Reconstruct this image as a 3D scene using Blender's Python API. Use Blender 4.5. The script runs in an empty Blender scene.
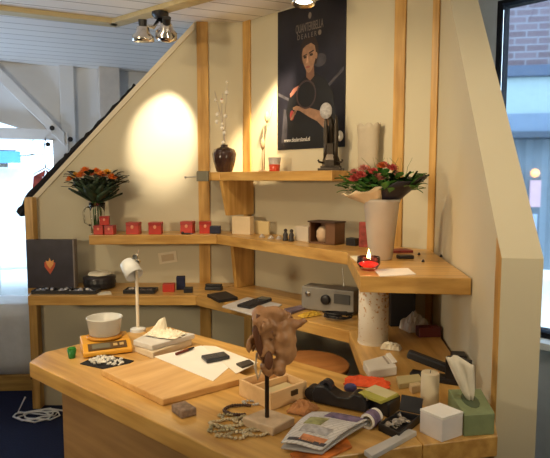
import bpy, bmesh, math, random
from mathutils import Vector, Matrix
random.seed(7)
C = bpy.context.scene.collection
R = math.radians

# ------------------------------------------------------------------ camera, world, lights, exposure
CAM_Z, PITCH, FPX = 1.57, R(5.2), 540.0
cam_d = bpy.data.cameras.new('camera'); cam_d.sensor_width = 36; cam_d.lens = 36 * FPX / 550
cam_d.clip_start = .05
cam = bpy.data.objects.new('camera', cam_d); C.objects.link(cam)
cam.location = (0, 0, CAM_Z); cam.rotation_euler = (R(90) - PITCH, 0, 0)
bpy.context.scene.camera = cam

world = bpy.data.worlds.new('world'); bpy.context.scene.world = world; world.use_nodes = True
bg = world.node_tree.nodes['Background']
bg.inputs['Color'].default_value = (.58, .79, 1, 1); bg.inputs['Strength'].default_value = 6.0

def spot(name, loc, target, power, col, size, blend, rad):
    d = bpy.data.lights.new(name, 'SPOT'); d.energy = power; d.color = col
    d.spot_size = R(size); d.spot_blend = blend; d.shadow_soft_size = rad
    o = bpy.data.objects.new(name, d); C.objects.link(o); o.location = loc
    o.rotation_euler = (Vector(target) - Vector(loc)).to_track_quat('-Z', 'Y').to_euler()
    return o
WARM = (1, .74, .42)
# halogens of the shop ceiling
spot('halogen_wall', (-.70, 3.13, 2.40), (-.745, 3.65, 1.90), 105, (1, .84, .62), 40, .6, .02)
spot('halogen_poster', (.10, 3.05, 2.52), (-.08, 3.53, 1.80), 240, (1, .78, .46), 32, 1, .03)
spot('halogen_desk', (-.70, 1.55, 2.5), (-.40, 2.12, .87), 70, (1, .76, .44), 50, .9, .05)
spot('halogen_key', (-1.6, 1.7, 2.52), (.1, 2.9, 1.35), 27, (1, .76, .45), 100, .6, .05)
spot('halogen_steep', (-.45, 2.10, 2.54), (.25, 2.95, 1.35), 42, (1, .77, .47), 95, .8, .04)
spot('halogen_right', (.40, 1.10, 2.53), (.64, 1.9, 1.5), 22, (1, .80, .54), 95, .9, .05)
spot('halogen_shop', (.6, -1.0, 2.5), (.2, 2.6, 1.6), 4, (1, .8, .54), 120, .6, .12)

spot('ceiling_fill', (-2.6, .2, 1.7), (-.6, 2.6, 2.6), 165, (1, .80, .52), 110, .9, .15)  # warm fill added out of view, aimed up to brighten the ceiling
spot('ceiling_fill', (1.6, -.6, 1.7), (.2, 2.2, 2.6), 90, (1, .80, .52), 100, .9, .15)  # second added ceiling fill, behind the camera on the right
spot('daylight_fill', (-2.7, 4.15, 1.0), (-1.9, 4.25, 2.6), 58, (.55, .74, 1), 150, .8, .12)  # added bluish fill standing in for daylight on the rear ceiling
fd_ = bpy.data.lights.new('ambient_fill', 'AREA'); fd_.energy = 5; fd_.color = (1, .84, .62); fd_.shape = 'RECTANGLE'; fd_.size = 2.4; fd_.size_y = 1.4  # soft fill added behind the camera to lift the ambient light
fo_ = bpy.data.objects.new('ambient_fill', fd_); C.objects.link(fo_); fo_.location = (-.2, -.6, 2.55)
vs = bpy.context.scene.view_settings
vs.view_transform = 'Standard'; vs.look = 'None'; vs.exposure = 0.0; vs.gamma = 1.0; vs.use_curve_mapping = False

# ------------------------------------------------------------------ placing: a pixel of the photo to a point at a known height
def ray(px, py):
    u, v = (px - 275) / FPX, (py - 229) / FPX
    return Vector((u, math.cos(PITCH) - math.sin(PITCH) * v, -math.sin(PITCH) - math.cos(PITCH) * v))
def S(px, py, z):
    r = ray(px, py); t = (z - CAM_Z) / r.z
    return Vector((r.x * t, r.y * t, z))
def Wl(px, py, p, n):
    r = ray(px, py); t = (p[0] * n[0] + p[1] * n[1]) / (r.x * n[0] + r.y * n[1])
    return Vector((r.x * t, r.y * t, CAM_Z + r.z * t))

# ------------------------------------------------------------------ materials
MATS = {}
def mat(name, col, rough=.6, metal=0, var=.06, scale=12, bump=0, emit=0, trans=0, alpha=1, ior=1.45, spec=None, sheen=0):
    if name in MATS: return MATS[name]
    m = bpy.data.materials.new(name); m.use_nodes = True; MATS[name] = m
    nt = m.node_tree; b = nt.nodes['Principled BSDF']
    tc = nt.nodes.new('ShaderNodeTexCoord'); n = nt.nodes.new('ShaderNodeTexNoise')
    n.inputs['Scale'].default_value = scale; n.inputs['Detail'].default_value = 4
    nt.links.new(tc.outputs['Object'], n.inputs['Vector'])
    r = nt.nodes.new('ShaderNodeValToRGB')
    r.color_ramp.elements[0].position = .3; r.color_ramp.elements[1].position = .7
    r.color_ramp.elements[0].color = (*[c * (1 - var) for c in col], 1)
    r.color_ramp.elements[1].color = (*[min(1, c * (1 + var)) for c in col], 1)
    nt.links.new(n.outputs['Fac'], r.inputs['Fac']); nt.links.new(r.outputs['Color'], b.inputs['Base Color'])
    b.inputs['Roughness'].default_value = rough; b.inputs['Metallic'].default_value = metal
    b.inputs['IOR'].default_value = ior
    if spec is not None: b.inputs['Specular IOR Level'].default_value = spec
    if trans: b.inputs['Transmission Weight'].default_value = trans
    if alpha < 1: b.inputs['Alpha'].default_value = alpha
    if emit:
        b.inputs['Emission Color'].default_value = (*col, 1); b.inputs['Emission Strength'].default_value = emit
    if bump:
        bp = nt.nodes.new('ShaderNodeBump'); bp.inputs['Strength'].default_value = bump; bp.inputs['Distance'].default_value = .01
        nt.links.new(n.outputs['Fac'], bp.inputs['Height']); nt.links.new(bp.outputs['Normal'], b.inputs['Normal'])
    return m
def wood(name, c1, c2, rot=(0, 0, 0), rough=.35, stretch=.09, scale=30):
    if name in MATS: return MATS[name]
    m = bpy.data.materials.new(name); m.use_nodes = True; MATS[name] = m
    nt = m.node_tree; b = nt.nodes['Principled BSDF']
    tc = nt.nodes.new('ShaderNodeTexCoord'); mp = nt.nodes.new('ShaderNodeMapping'); mp.vector_type = 'TEXTURE'
    mp.inputs['Rotation'].default_value = rot
    sc = nt.nodes.new('ShaderNodeVectorMath'); sc.operation = 'MULTIPLY'; sc.inputs[1].default_value = (stretch, 1, 1)
    n = nt.nodes.new('ShaderNodeTexNoise'); n.inputs['Scale'].default_value = scale; n.inputs['Detail'].default_value = 6
    n2 = nt.nodes.new('ShaderNodeTexNoise'); n2.inputs['Scale'].default_value = 5; n2.inputs['Detail'].default_value = 2
    nt.links.new(tc.outputs['Object'], mp.inputs['Vector']); nt.links.new(mp.outputs['Vector'], sc.inputs[0])
    nt.links.new(sc.outputs['Vector'], n.inputs['Vector']); nt.links.new(mp.outputs['Vector'], n2.inputs['Vector'])
    mx = nt.nodes.new('ShaderNodeMath'); mx.operation = 'MULTIPLY_ADD'; mx.inputs[1].default_value = .7
    mu = nt.nodes.new('ShaderNodeMath'); mu.operation = 'MULTIPLY'; mu.inputs[1].default_value = .3
    nt.links.new(n2.outputs['Fac'], mu.inputs[0]); nt.links.new(n.outputs['Fac'], mx.inputs[0]); nt.links.new(mu.outputs[0], mx.inputs[2])
    r = nt.nodes.new('ShaderNodeValToRGB'); r.color_ramp.elements[0].position = .36; r.color_ramp.elements[1].position = .64
    r.color_ramp.elements[0].color = (*c1, 1); r.color_ramp.elements[1].color = (*c2, 1)
    nt.links.new(mx.outputs[0], r.inputs['Fac']); nt.links.new(r.outputs['Color'], b.inputs['Base Color'])
    b.inputs['Roughness'].default_value = rough
    return m
def bricked(name, c1, c2, mortar, bw, bh, ms, coord_rot=(R(90), 0, 0), offset=.5, rough=.8, loc=(0, 0, 0)):
    m = bpy.data.materials.new(name); m.use_nodes = True; MATS[name] = m
    nt = m.node_tree; b = nt.nodes['Principled BSDF']
    tc = nt.nodes.new('ShaderNodeTexCoord'); mp = nt.nodes.new('ShaderNodeMapping'); mp.vector_type = 'TEXTURE'
    mp.inputs['Rotation'].default_value = coord_rot; mp.inputs['Location'].default_value = loc
    br = nt.nodes.new('ShaderNodeTexBrick'); br.offset = offset
    br.inputs['Color1'].default_value = (*c1, 1); br.inputs['Color2'].default_value = (*c2, 1); br.inputs['Mortar'].default_value = (*mortar, 1)
    br.inputs['Scale'].default_value = 1; br.inputs['Mortar Size'].default_value = ms
    br.inputs['Brick Width'].default_value = bw; br.inputs['Row Height'].default_value = bh
    nt.links.new(tc.outputs['Object'], mp.inputs['Vector']); nt.links.new(mp.outputs['Vector'], br.inputs['Vector'])
    nt.links.new(br.outputs['Color'], b.inputs['Base Color']); b.inputs['Roughness'].default_value = rough
    return m

DESK_ANG = math.atan2(-.653, .757)      # the desk front and the back wall run this way
M_wall = mat('cream_paint', (.585, .53, .385), .8, var=.02, scale=3)
M_end = mat('cream_paint_edge', (.585, .53, .385), .7, var=.02, scale=3)
M_room = mat('room_paint', (.76, .77, .78), .85, var=.03, scale=3)
M_white = mat('white_paint', (.80, .80, .80), .6, var=.02)
W1, W2 = (.42, .22, .055), (.68, .415, .13)
M_wx = wood('maple_along_x', W1, W2, (0, 0, 0), rough=.3)
M_wd = wood('maple_along_back', W1, W2, (0, 0, DESK_ANG), rough=.3)
M_wy = wood('maple_along_y', W1, W2, (0, 0, R(90)), rough=.3)
M_wz = wood('maple_upright', W1, W2, (0, R(90), 0), rough=.35)
M_front = wood('front_panel_wood', (.33, .18, .07), (.46, .27, .11), (0, 0, DESK_ANG), .5)
M_board = wood('board_wood', (.58, .32, .11), (.74, .47, .19), (0, 0, DESK_ANG + R(90)), .4)
M_pale = wood('pale_wood', (.68, .44, .22), (.80, .56, .30), (0, 0, R(30)), .5)
M_stool = wood('stool_wood', (.30, .12, .035), (.42, .18, .06), (0, 0, R(20)), .35)
M_carve = wood('carved_wood', (.30, .135, .055), (.58, .32, .155), (0, R(80), 0), .4, stretch=.4, scale=22)
M_black = mat('black_plastic', (.016, .016, .02), .4, var=.2)
M_blackcloth = mat('black_cloth', (.014, .013, .016), .95, var=.3, scale=60, bump=.4)
M_chrome = mat('chrome', (.75, .73, .70), .18, 1, var=.05)
M_steel = mat('brushed_steel', (.45, .44, .42), .35, 1, var=.1)
M_paper = mat('paper', (.86, .84, .80), .8, var=.03)
M_cream = mat('cream_paper', (.82, .76, .60), .8, var=.04)
M_red = mat('red_card', (.48, .042, .028), .45, var=.15)
M_navy = mat('navy_card', (.015, .018, .045), .5, var=.2)
M_glass = mat('clear_glass', (.93, .95, .95), .04, trans=1, var=.01)
M_leaf = mat('green_leaf', (.045, .13, .03), .5, var=.35, scale=25)
M_leafdark = mat('dark_leaf', (.022, .035, .018), .5, var=.4, scale=25)
M_gold = mat('white_cord', (.82, .82, .82), .5)

# ------------------------------------------------------------------ mesh helpers
class MB:
    def __init__(s): s.bm = bmesh.new()
    def box(s, c, size, rz=0, M=None):
        mtx = Matrix.Translation(c) @ Matrix.Rotation(rz, 4, 'Z') @ Matrix.Diagonal((*size, 1))
        if M is not None: mtx = M @ mtx
        bmesh.ops.create_cube(s.bm, size=1, matrix=mtx); return s
    def prism(s, pts, z0, z1):
        lo = [s.bm.verts.new((p[0], p[1], z0)) for p in pts]; hi = [s.bm.verts.new((p[0], p[1], z1)) for p in pts]
        s.bm.faces.new(list(reversed(lo))); s.bm.faces.new(hi); n = len(pts)
        for i in range(n): s.bm.faces.new((lo[i], lo[(i + 1) % n], hi[(i + 1) % n], hi[i]))
        return s
    def extrude(s, pts3, off):
        off = Vector(off); a = [s.bm.verts.new(p) for p in pts3]; b = [s.bm.verts.new(Vector(p) + off) for p in pts3]; n = len(a)
        s.bm.faces.new(a); s.bm.faces.new(list(reversed(b)))
        for i in range(n): s.bm.faces.new((a[(i + 1) % n], a[i], b[i], b[(i + 1) % n]))
        return s
    def lathe(s, prof, c=(0, 0, 0), seg=24, cap=True, wob=0, M=None):
        rings = []
        for k, (r, z) in enumerate(prof):
            ring = []
            for i in range(seg):
                a = 2 * math.pi * i / seg; rr = r * (1 + wob * math.sin(5 * a + k))
                v = Vector((c[0] + rr * math.cos(a), c[1] + rr * math.sin(a), c[2] + z))
                ring.append(s.bm.verts.new(M @ v if M is not None else v))
            rings.append(ring)
        for a, b in zip(rings, rings[1:]):
            for i in range(seg): s.bm.faces.new((a[i], a[(i + 1) % seg], b[(i + 1) % seg], b[i]))
        if cap:
            s.bm.faces.new(list(reversed(rings[0]))); s.bm.faces.new(rings[-1])
        return s
    def cyl(s, p0, p1, r0, r1=None, seg=16):
        r1 = r0 if r1 is None else r1; p0, p1 = Vector(p0), Vector(p1); d = p1 - p0
        M = Matrix.Translation(p0) @ d.to_track_quat('Z', 'Y').to_matrix().to_4x4()
        return s.lathe([(r0, 0), (r1, d.length)], seg=seg, M=M)
    def ball(s, c, r, sub=2, sc=(1, 1, 1), rz=0):
        M = Matrix.Translation(c) @ Matrix.Rotation(rz, 4, 'Z') @ Matrix.Diagonal((*sc, 1))
        bmesh.ops.create_icosphere(s.bm, subdivisions=sub, radius=r, matrix=M); return s
    def tube(s, path, r, seg=8):
        path = [Vector(p) for p in path]; rings = []
        rs = r if isinstance(r, (list, tuple)) else [r] * len(path)
        up = Vector((0, 0, 1))
        for i, p in enumerate(path):
            t = (path[min(i + 1, len(path) - 1)] - path[max(i - 1, 0)]).normalized()
            x = t.cross(up)
            if x.length < .05: x = t.cross(Vector((0, 1, 0)))
            x.normalize(); y = x.cross(t)
            rings.append([s.bm.verts.new(p + rs[i] * (math.cos(2 * math.pi * k / seg) * x + math.sin(2 * math.pi * k / seg) * y)) for k in range(seg)])
        for a, b in zip(rings, rings[1:]):
            for k in range(seg): s.bm.faces.new((a[k], a[(k + 1) % seg], b[(k + 1) % seg], b[k]))
        s.bm.faces.new(list(reversed(rings[0]))); s.bm.faces.new(rings[-1]); return s
    def poly(s, pts):
        s.bm.faces.new([s.bm.verts.new(p) for p in pts]); return s
    def jitter(s, amt, seed=1):
        rnd = random.Random(seed)
        for v in s.bm.verts: v.co += Vector((rnd.uniform(-1, 1), rnd.uniform(-1, 1), rnd.uniform(-1, 1))) * amt
        return s
    def build(s, name, m, parent=None, bevel=0, smooth=False, seg=2, solid=0, origin=None):
        bmesh.ops.recalc_face_normals(s.bm, faces=s.bm.faces)
        if origin is not None:
            for v in s.bm.verts: v.co -= Vector(origin)
        me = bpy.data.meshes.new(name); s.bm.to_mesh(me); s.bm.free()
        o = bpy.data.objects.new(name, me); C.objects.link(o); me.materials.append(m)
        if origin is not None: o.location = origin
        if parent is not None: o.parent = parent
        if smooth:
            for p in me.polygons: p.use_smooth = True
        if solid:
            sd = o.modifiers.new('solid', 'SOLIDIFY'); sd.thickness = solid; sd.offset = 0
        if bevel:
            bv = o.modifiers.new('bevel', 'BEVEL'); bv.width = bevel; bv.segments = seg; bv.limit_method = 'ANGLE'
        return o
def tag(o, label, cat, group=None, kind=None):
    o['label'] = label; o['category'] = cat
    if group: o['group'] = group
    if kind: o['kind'] = kind
    return o
def thing(name, loc, label, cat, rz=0, group=None):
    o = bpy.data.objects.new(name, None); C.objects.link(o); o.location = loc; o.rotation_euler = (0, 0, rz)
    o.empty_display_size = .05
    return tag(o, label, cat, group)
def struct(name, mb, m, bevel=0, label=None, **k):
    o = mb.build(name, m, bevel=bevel, **k); o['kind'] = 'structure'
    if label: o['label'] = label
    return o
def bake(o):
    """apply an object's modifiers into its mesh"""
    dg = bpy.context.evaluated_depsgraph_get(); me = bpy.data.meshes.new_from_object(o.evaluated_get(dg))
    o.modifiers.clear(); o.data = me; return o
def text_mesh(name, txt, size, m, parent, loc, rot, extrude=.0006, xs=1, align='CENTER'):
    cu = bpy.data.curves.new(name, 'FONT'); cu.body = txt; cu.size = size; cu.extrude = extrude; cu.align_x = align
    t = bpy.data.objects.new('t', cu); C.objects.link(t)
    dg = bpy.context.evaluated_depsgraph_get(); me = bpy.data.meshes.new_from_object(t.evaluated_get(dg))
    bpy.data.objects.remove(t)
    me.materials.clear(); me.materials.append(m)
    o = bpy.data.objects.new(name, me); C.objects.link(o); o.parent = parent; o.location = loc; o.rotation_euler = rot; o.scale.x = xs
    return o
def blob(name, balls, m, parent, voxel=.01, noise=.0, seed=3):
    b = MB()
    for c, r, sc in balls: b.ball(c, r, 3, sc)
    o = b.build(name, m, parent, smooth=True)
    md = o.modifiers.new('remesh', 'REMESH'); md.mode = 'VOXEL'; md.voxel_size = voxel; md.use_smooth_shade = True
    sm = o.modifiers.new('smooth', 'SMOOTH'); sm.iterations = 4
    bake(o)
    if noise:
        from mathutils import noise as nz
        for v in o.data.vertices:
            v.co += v.normal * noise * nz.noise(v.co * 28)
    for p in o.data.polygons: p.use_smooth = True
    return o
def quad_box(name, pts, z, h, m, label=None, cat=None, bevel=.003, parent=None, group=None, drop=True):
    """flat box whose TOP corners are given in the photo's pixels and which lies on height z"""
    P = [S(x, y, z + h) for x, y in pts]; c = sum(P, Vector()) / len(P); c.z = z
    mb = MB().prism([p for p in P], z, z + h)
    if parent is not None: return mb.build(name, m, parent, bevel, origin=None)
    o = mb.build(name, m, None, bevel, origin=c)
    return tag(o, label, cat, group)

# ------------------------------------------------------------------ the setting
ZC = 2.60
C1 = Vector((-.205, 3.65, 0)); C2 = Vector((.79, 2.66, 0)); nB = Vector((.694, .72, 0)).normalized()
eB = Vector((.709, -.705, 0)).normalized()
RE = Vector((.655, 1.545, 0)); eR = (C2 - RE).normalized(); nR = Vector((eR.y, -eR.x, 0))   # out of the booth
def onback(t, z, off=0): p = C1 + eB * t - nB * off; return Vector((p.x, p.y, z))
def onright(t, z, off=0): p = RE + eR * t - nR * off; return Vector((p.x, p.y, z))

pL = Vector((-1.98, 5.02, 0)); eL = Vector((.92, .385, 0)).normalized(); nL = Vector((-eL.y, eL.x, 0))
pW = Vector((1.29, 3.10, 0)); eW = Vector((.72, -.694, 0)).normalized(); nW = Vector((-eW.y, eW.x, 0))
_s = (pW - pL).cross(eW).z / eL.cross(eW).z; XR = pL + eL * _s
ROOM = [(-4.1, -1.95), (3.2, -1.95), pW + eW * 2.66 + nW * .12, XR + nW * .12 + nL * .1, pL - eL * 2.3 + nL * .1]
struct('floor', MB().prism(ROOM, -.1, 0), mat('blue_carpet', (.004, .009, .042), .95, var=.25, scale=90, bump=.3))
M_ceil = bricked('ceiling_planks', (.84, .82, .80), (.81, .79, .78), (.30, .28, .26), 60, .15, .005, (0, 0, R(22)), offset=0, rough=.45, loc=(25 * math.cos(R(22)), 25 * math.sin(R(22)), 0))
struct('ceiling', MB().prism(ROOM, ZC, ZC + .1), M_ceil)
# beams set on the ceiling
def strip(name, a, b, w, z0, z1, m):
    a, b = Vector(a), Vector(b); d = (b - a).normalized(); n = Vector((-d.y, d.x, 0)) * w / 2
    return struct(name, MB().prism([a - n, b - n, b + n, a + n], z0, z1), m, bevel=.004)
M_beam = wood('beam_wood', (.50, .41, .22), (.60, .50, .28), (0, 0, R(22)), .5)
strip('trim_1', S(-90, -3, ZC), S(117, 21, ZC), .10, ZC - .03, ZC, M_beam)
strip('trim_2', S(113, 21, ZC), Vector((1.6, 1.58, ZC)), .085, ZC - .03, ZC, M_beam)

# booth partition, three stretches
struct('wall_left', MB().extrude([(-1.69, 3.65, 0), (-.205, 3.65, 0), (-.205, 3.65, ZC), (-.53, 3.65, ZC), (-1.69, 3.65, 1.40)], (0, .11, 0)), M_wall)
struct('wall_back', MB().extrude([onback(0, 0), C2, (C2.x, C2.y, ZC), onback(0, ZC)], nB * .11), M_wall)
L = (C2 - RE).length
struct('wall_right', MB().extrude([onright(0, 0), onright(L, 0), onright(L, ZC), onright(L - .01, ZC), onright(0, 1.345)], nR * .115), M_wall)
sv = Vector((1.16, 0, 1.20)).normalized(); sn = Vector((sv.z, 0, -sv.x)); s0 = Vector((-1.69, 3.65, 1.40)); s1 = Vector((-.53, 3.65, 2.60))
struct('trim_12', MB().extrude([s0 + sn * .002, s1 + sn * .002, s1 + sn * .034 - sv * .03, s0 + sn * .034 + sv * .03], (0, -.010, 0)), mat('trim_cream', (.70, .63, .49), .6, var=.02), bevel=.002)
# upright wooden strips
def upright_l(name, x0, x1, z0, z1, th=.012): struct(name, MB().box(((x0 + x1) / 2, 3.65 - th / 2, (z0 + z1) / 2), (x1 - x0, th, z1 - z0)), M_wz, bevel=.002)
def upright_b(name, t0, t1, th=.012): struct(name, MB().extrude([onback(t0, 0), onback(t1, 0), onback(t1, ZC), onback(t0, ZC)], -nB * th), M_wz, bevel=.002)
struct('trim_3', MB().box((-1.638, 3.62, .728), (.055, .07, 1.455)), M_wz, bevel=.003)
upright_l('trim_4', -.515, -.44, 0, ZC)
upright_b('trim_5', .0, .07)
tb = [(Wl(px, 60, C1, nB) - Vector((C1.x, C1.y, 0))).to_2d().dot(eB.to_2d()) for px in (397, 408)]
upright_b('trim_6', *tb)
struct('trim_7', MB().extrude([onback(1.368, 0), C2, (C2.x, C2.y, ZC), onback(1.368, ZC)], -nB * .012), M_wz, bevel=.002)
struct('trim_8', MB().extrude([onright(.0, 0), onright(.055, 0), onright(.055, 1.40), onright(.0, 1.345)], -nR * .002), M_wz, bevel=.002)

# the shop behind: rear wall with the glazed gable, window wall on the right
def onrear(px, py, off=0): p = Wl(px, py, pL, nL); return p - nL * off
def rearpt(t, z, off=0): p = pL + eL * t - nL * off; return Vector((p.x, p.y, z))
t_of = lambda v: (Vector((v.x, v.y, 0)) - pL).dot(eL)
tpost = t_of(onrear(60, 120)); zbar = onrear(20, 134).z
d0, d1 = onrear(0, 80), onrear(60, 140)
slope = (d1.z - d0.z) / (t_of(d1) - t_of(d0))
zdiag = lambda t: d1.z + slope * (t - t_of(d1))
tl = -2.2
struct('wall_rear', MB().extrude([rearpt(tl, zdiag(tl) if zdiag(tl) < ZC else ZC), rearpt(t_of(d1) + (ZC - d1.z) / slope, ZC), rearpt(tpost, zdiag(tpost))], nL * .1)
       .extrude([rearpt(t_of(d1) + (ZC - d1.z) / slope, ZC), rearpt(1.6, ZC), rearpt(1.6, 0), rearpt(tpost, 0), rearpt(tpost, zdiag(tpost))], nL * .1), M_room)
wf = struct('window_1', MB().extrude([rearpt(tl, zdiag(tl) - .05), rearpt(tl, zdiag(tl) + .07), rearpt(tpost + .03, zdiag(tpost) + .07), rearpt(tpost + .03, zdiag(tpost) - .05)], -nL * .09)
            .extrude([rearpt(tl, zbar - .05), rearpt(tl, zbar + .045), rearpt(tpost, zbar + .045), rearpt(tpost, zbar - .05)], -nL * .085)
            .extrude([rearpt(tpost - .07, 0), rearpt(tpost + .06, 0), rearpt(tpost + .06, 2.0), rearpt(tpost - .07, 2.0)], -nL * .08)
            .extrude([rearpt(tl, 0), rearpt(tl, .3), rearpt(tpost, .3), rearpt(tpost, 0)], -nL * .08), M_white, bevel=.004,
            label='white timber window frame with a slanting brace at the far left')
pane = MB().extrude([rearpt(tl, .3, -.02), rearpt(tpost, .3, -.02), rearpt(tpost, 2.0, -.02), rearpt(tl, zdiag(tl), -.02)], nL * .006).build('pane', M_glass, wf)
bolts = MB()
for px, py in ((52, 129), (70, 140), (66, 156), (48, 145)):
    p = onrear(px, py, .085); bolts.cyl(p, p - nL * .02, .022, seg=10)
bolts.build('bolt', M_black, wf)
tc0 = t_of(onrear(60, 100)); tc1 = t_of(onrear(74, 100))
struct('trim_9', MB().extrude([rearpt(tc0, zdiag(tc0), 0), rearpt(tc1, 1.0, 0), rearpt(tc1, ZC, 0), rearpt(tc0, ZC, 0)], -nL * .06), M_room, bevel=.004)
t2, t3 = t_of(onrear(98, 90)), t_of(onrear(118, 90))
struct('trim_10', MB().extrude([rearpt(t2, 0), rearpt(t3, 0), rearpt(t3, ZC), rearpt(t2, ZC)], -nL * .14), mat('post_paint', (.68, .64, .60), .8), bevel=.004)

def win(t, z, off=0): p = pW + eW * t - nW * off; return Vector((p.x, p.y, z))
struct('wall_window_side', MB().extrude([win(-3.3, 0), win(-.055, 0), win(-.055, ZC), win(-3.3, ZC)], nW * .12)
       .extrude([win(-.055, 0), win(2.6, 0), win(2.6, .70), win(-.055, .70)], nW * .12)
       .extrude([win(-.055, 2.57), win(2.6, 2.57), win(2.6, ZC), win(-.055, ZC)], nW * .12)
       .extrude([win(1.9, .7), win(2.6, .7), win(2.6, 2.57), win(1.9, 2.57)], nW * .12), mat('side_paint', (.50, .52, .56), .8))
M_dark = mat('dark_frame', (.02, .022, .03), .95, spec=.05)
w2 = MB()
for a, b, z0, z1 in ((-.055, -.03, .70, 2.57), (1.86, 1.9, .7, 2.57), (-.055, 1.9, 2.55, 2.575), (-.055, 1.9, .70, .73)):
    w2.extrude([win(a, z0), win(b, z0), win(b, z1), win(a, z1)], nW * .124)
w2 = struct('window_2', w2, M_dark, bevel=.003, label='dark framed shop window at the right edge')
MB().extrude([win(-.03, .73, -.03), win(1.86, .73, -.03), win(1.86, 2.55, -.03), win(-.03, 2.55, -.03)], nW * .006).build('pane', M_glass, w2)
MB().extrude([win(-.055, .66), win(1.9, .66), win(1.9, .70), win(-.055, .70)], -nW * .10).build('window_sill', M_white, w2, .004)
# the unseen rest of the shop closes the room
struct('wall_front', MB().box((-.2, -1.9, 1.3), (8, .1, 2.6)), M_wall)
struct('wall_side_right', MB().box((3.15, .2, 1.3), (.1, 4.2, 2.6)), M_wall)
struct('wall_side_left', MB().box((-4.05, 1.15, 1.3), (.1, 6.1, 2.6)), M_wall)

# display platform by the left window
struct('trim_11', MB().extrude([(-4.0, 3.80, 0), (-1.70, 3.92, 0), (-1.70, 3.92, .12), (-4.0, 3.80, .12)], (-.3, .75, 0)), M_wx, bevel=.004)

# ------------------------------------------------------------------ outside
def outside_building():
    # facade across the street, seen through the right window
    o = Vector((2.2, 9.5, 0)); e = Vector((.985, -.17, 0)); n = Vector((-e.y, e.x, 0))
    f = lambda px, py: Wl(px, py, o, n)
    g = lambda px: (f(px, 200) - o).dot(e)
    b = thing('shop_building', o, 'brick shop building across the street behind the right window', 'building', math.atan2(e.y, e.x))
    zb = f(527, 66).z; zs = f(527, 77).z; z2 = f(527, 114).z; z3 = f(527, 132).z; z4 = f(530, 138).z
    x0, x1 = -4.5, 5.5
    MB().box(((x0 + x1) / 2, .2, (zb + 6.5) / 2), (x1 - x0, .4, 6.5 - zb)).build('brick_wall', bricked('outside_brick', (.07, .046, .058), (.10, .075, .095), (.13, .13, .16), .36, .115, .014), b)
    MB().box(((x0 + x1) / 2, .15, (zb + zs) / 2), (x1 - x0, .5, zb - zs)).build('cornice', mat('blue_cornice', (.035, .055, .10), .6), b, .01)
    MB().box(((x0 + x1) / 2, .2, (zs + z2) / 2), (x1 - x0, .4, zs - z2)).build('fascia', mat('pale_fascia', (.19, .26, .28), .5), b)
    MB().box(((x0 + x1) / 2, .15, (z2 + z3) / 2), (x1 - x0, .46, z2 - z3)).build('sign_band', mat('blue_band', (.085, .13, .20), .5), b)
    MB().box(((x0 + x1) / 2, .1, (z3 + z4) / 2), (x1 - x0, .5, z3 - z4)).build('lintel', mat('dark_lintel', (.02, .035, .06), .5), b)
    cur = MB(); n_ = 160
    pts = [(x0 + (x1 - x0) * i / n_, .3 + .03 * math.sin(i * 1.7) + .012 * math.sin(i * .61)) for i in range(n_ + 1)]
    for i in range(n_):
        cur.poly([(pts[i][0], pts[i][1], 0), (pts[i + 1][0], pts[i + 1][1], 0), (pts[i + 1][0], pts[i + 1][1], z4), (pts[i][0], pts[i][1], z4)])
    cur.build('net_curtain', mat('net_curtain', (.13, .17, .21), .9), b, solid=.01)
    lx = g(536); zl = f(536, 173).z
    MB().ball((lx, .12, zl), .075, 3).build('window_lamp', mat('lit_lamp', (1, .42, .16), .5, emit=1.0), b)
    MB().box((lx + .02, .14, zl - .35), (.18, .05, .46)).build('poster_sheet', mat('poster_sheet', (.40, .26, .30), .6), b, .01)
    MB().box((lx - .05, .14, zl - .95), (.24, .05, .5)).build('poster_sheet', mat('poster_sheet_b', (.22, .28, .40), .6), b, .01)
    MB().box((lx - .3, .16, zl), (.22, .05, .12)).build('window_sign', mat('window_sign', (.09, .12, .16), .6), b, .01)
outside_building()
o = MB().box((0, 6, -.20), (50, 40, .1)); struct('ground_outside', o, mat('pavement', (.50, .50, .50), .8))
def white_outside():
    p = S(0, 260, 1.0); base = Vector((-4.2, 8.2, 0))
    van = thing('delivery_van', base, 'white van parked outside the left window', 'van', R(15))
    MB().box((0, 0, 1.02), (3.4, 1.5, 1.45)).build('body', mat('van_white', (.86, .86, .86), .4), van, .08, seg=3)
    for x in (-1.1, 1.1): MB().cyl((x, -.74, .32), (x, -.55, .32), .32, seg=24).build('wheel', M_black, van)
    aw = thing('shop_awning', (-4.6, 6.9, 0), 'white awning with a blue valance outside the left window', 'awning', R(20))
    z = onrear(10, 141).z + .12
    MB().extrude([(-2.2, 0, z + .12), (1.1, 0, z + .12), (1.35, 0, z - .07), (-2.2, 0, z - .07)], (0, .9, .25)).build('canopy', mat('awning_white', (.85, .87, .9), .6), aw, .01)
    MB().box((-.4, .03, z - .16), (3.3, .03, .16)).build('valance', mat('awning_blue', (.10, .35, .75), .6), aw)
    for x in (-2.1, .9): MB().cyl((x, .1, 0), (x, .1, z), .03).build('post', M_steel, aw)
white_outside()
def tree():
    t = thing('street_tree', (-5.2, 10.4, 0), 'bare tree outside above the left window bar', 'tree')
    MB().cyl((0, 0, 0), (0, 0, 2.6), .12, .08).build('trunk', mat('bark', (.08, .07, .06), .9), t)
    b = MB(); rnd = random.Random(3)
    for i in range(85):
        a = rnd.uniform(0, 6.28); l = rnd.uniform(.6, 1.8); el = rnd.uniform(.1, 1.2)
        p0 = Vector((0, 0, rnd.uniform(1.9, 2.6))); p1 = p0 + Vector((math.cos(a) * l * math.cos(el), math.sin(a) * l * math.cos(el), l * math.sin(el)))
        b.cyl(p0, p1, .02, .006, seg=5)
    b.build('branches', mat('bark', (.08, .07, .06), .9), t)
tree()

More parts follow.
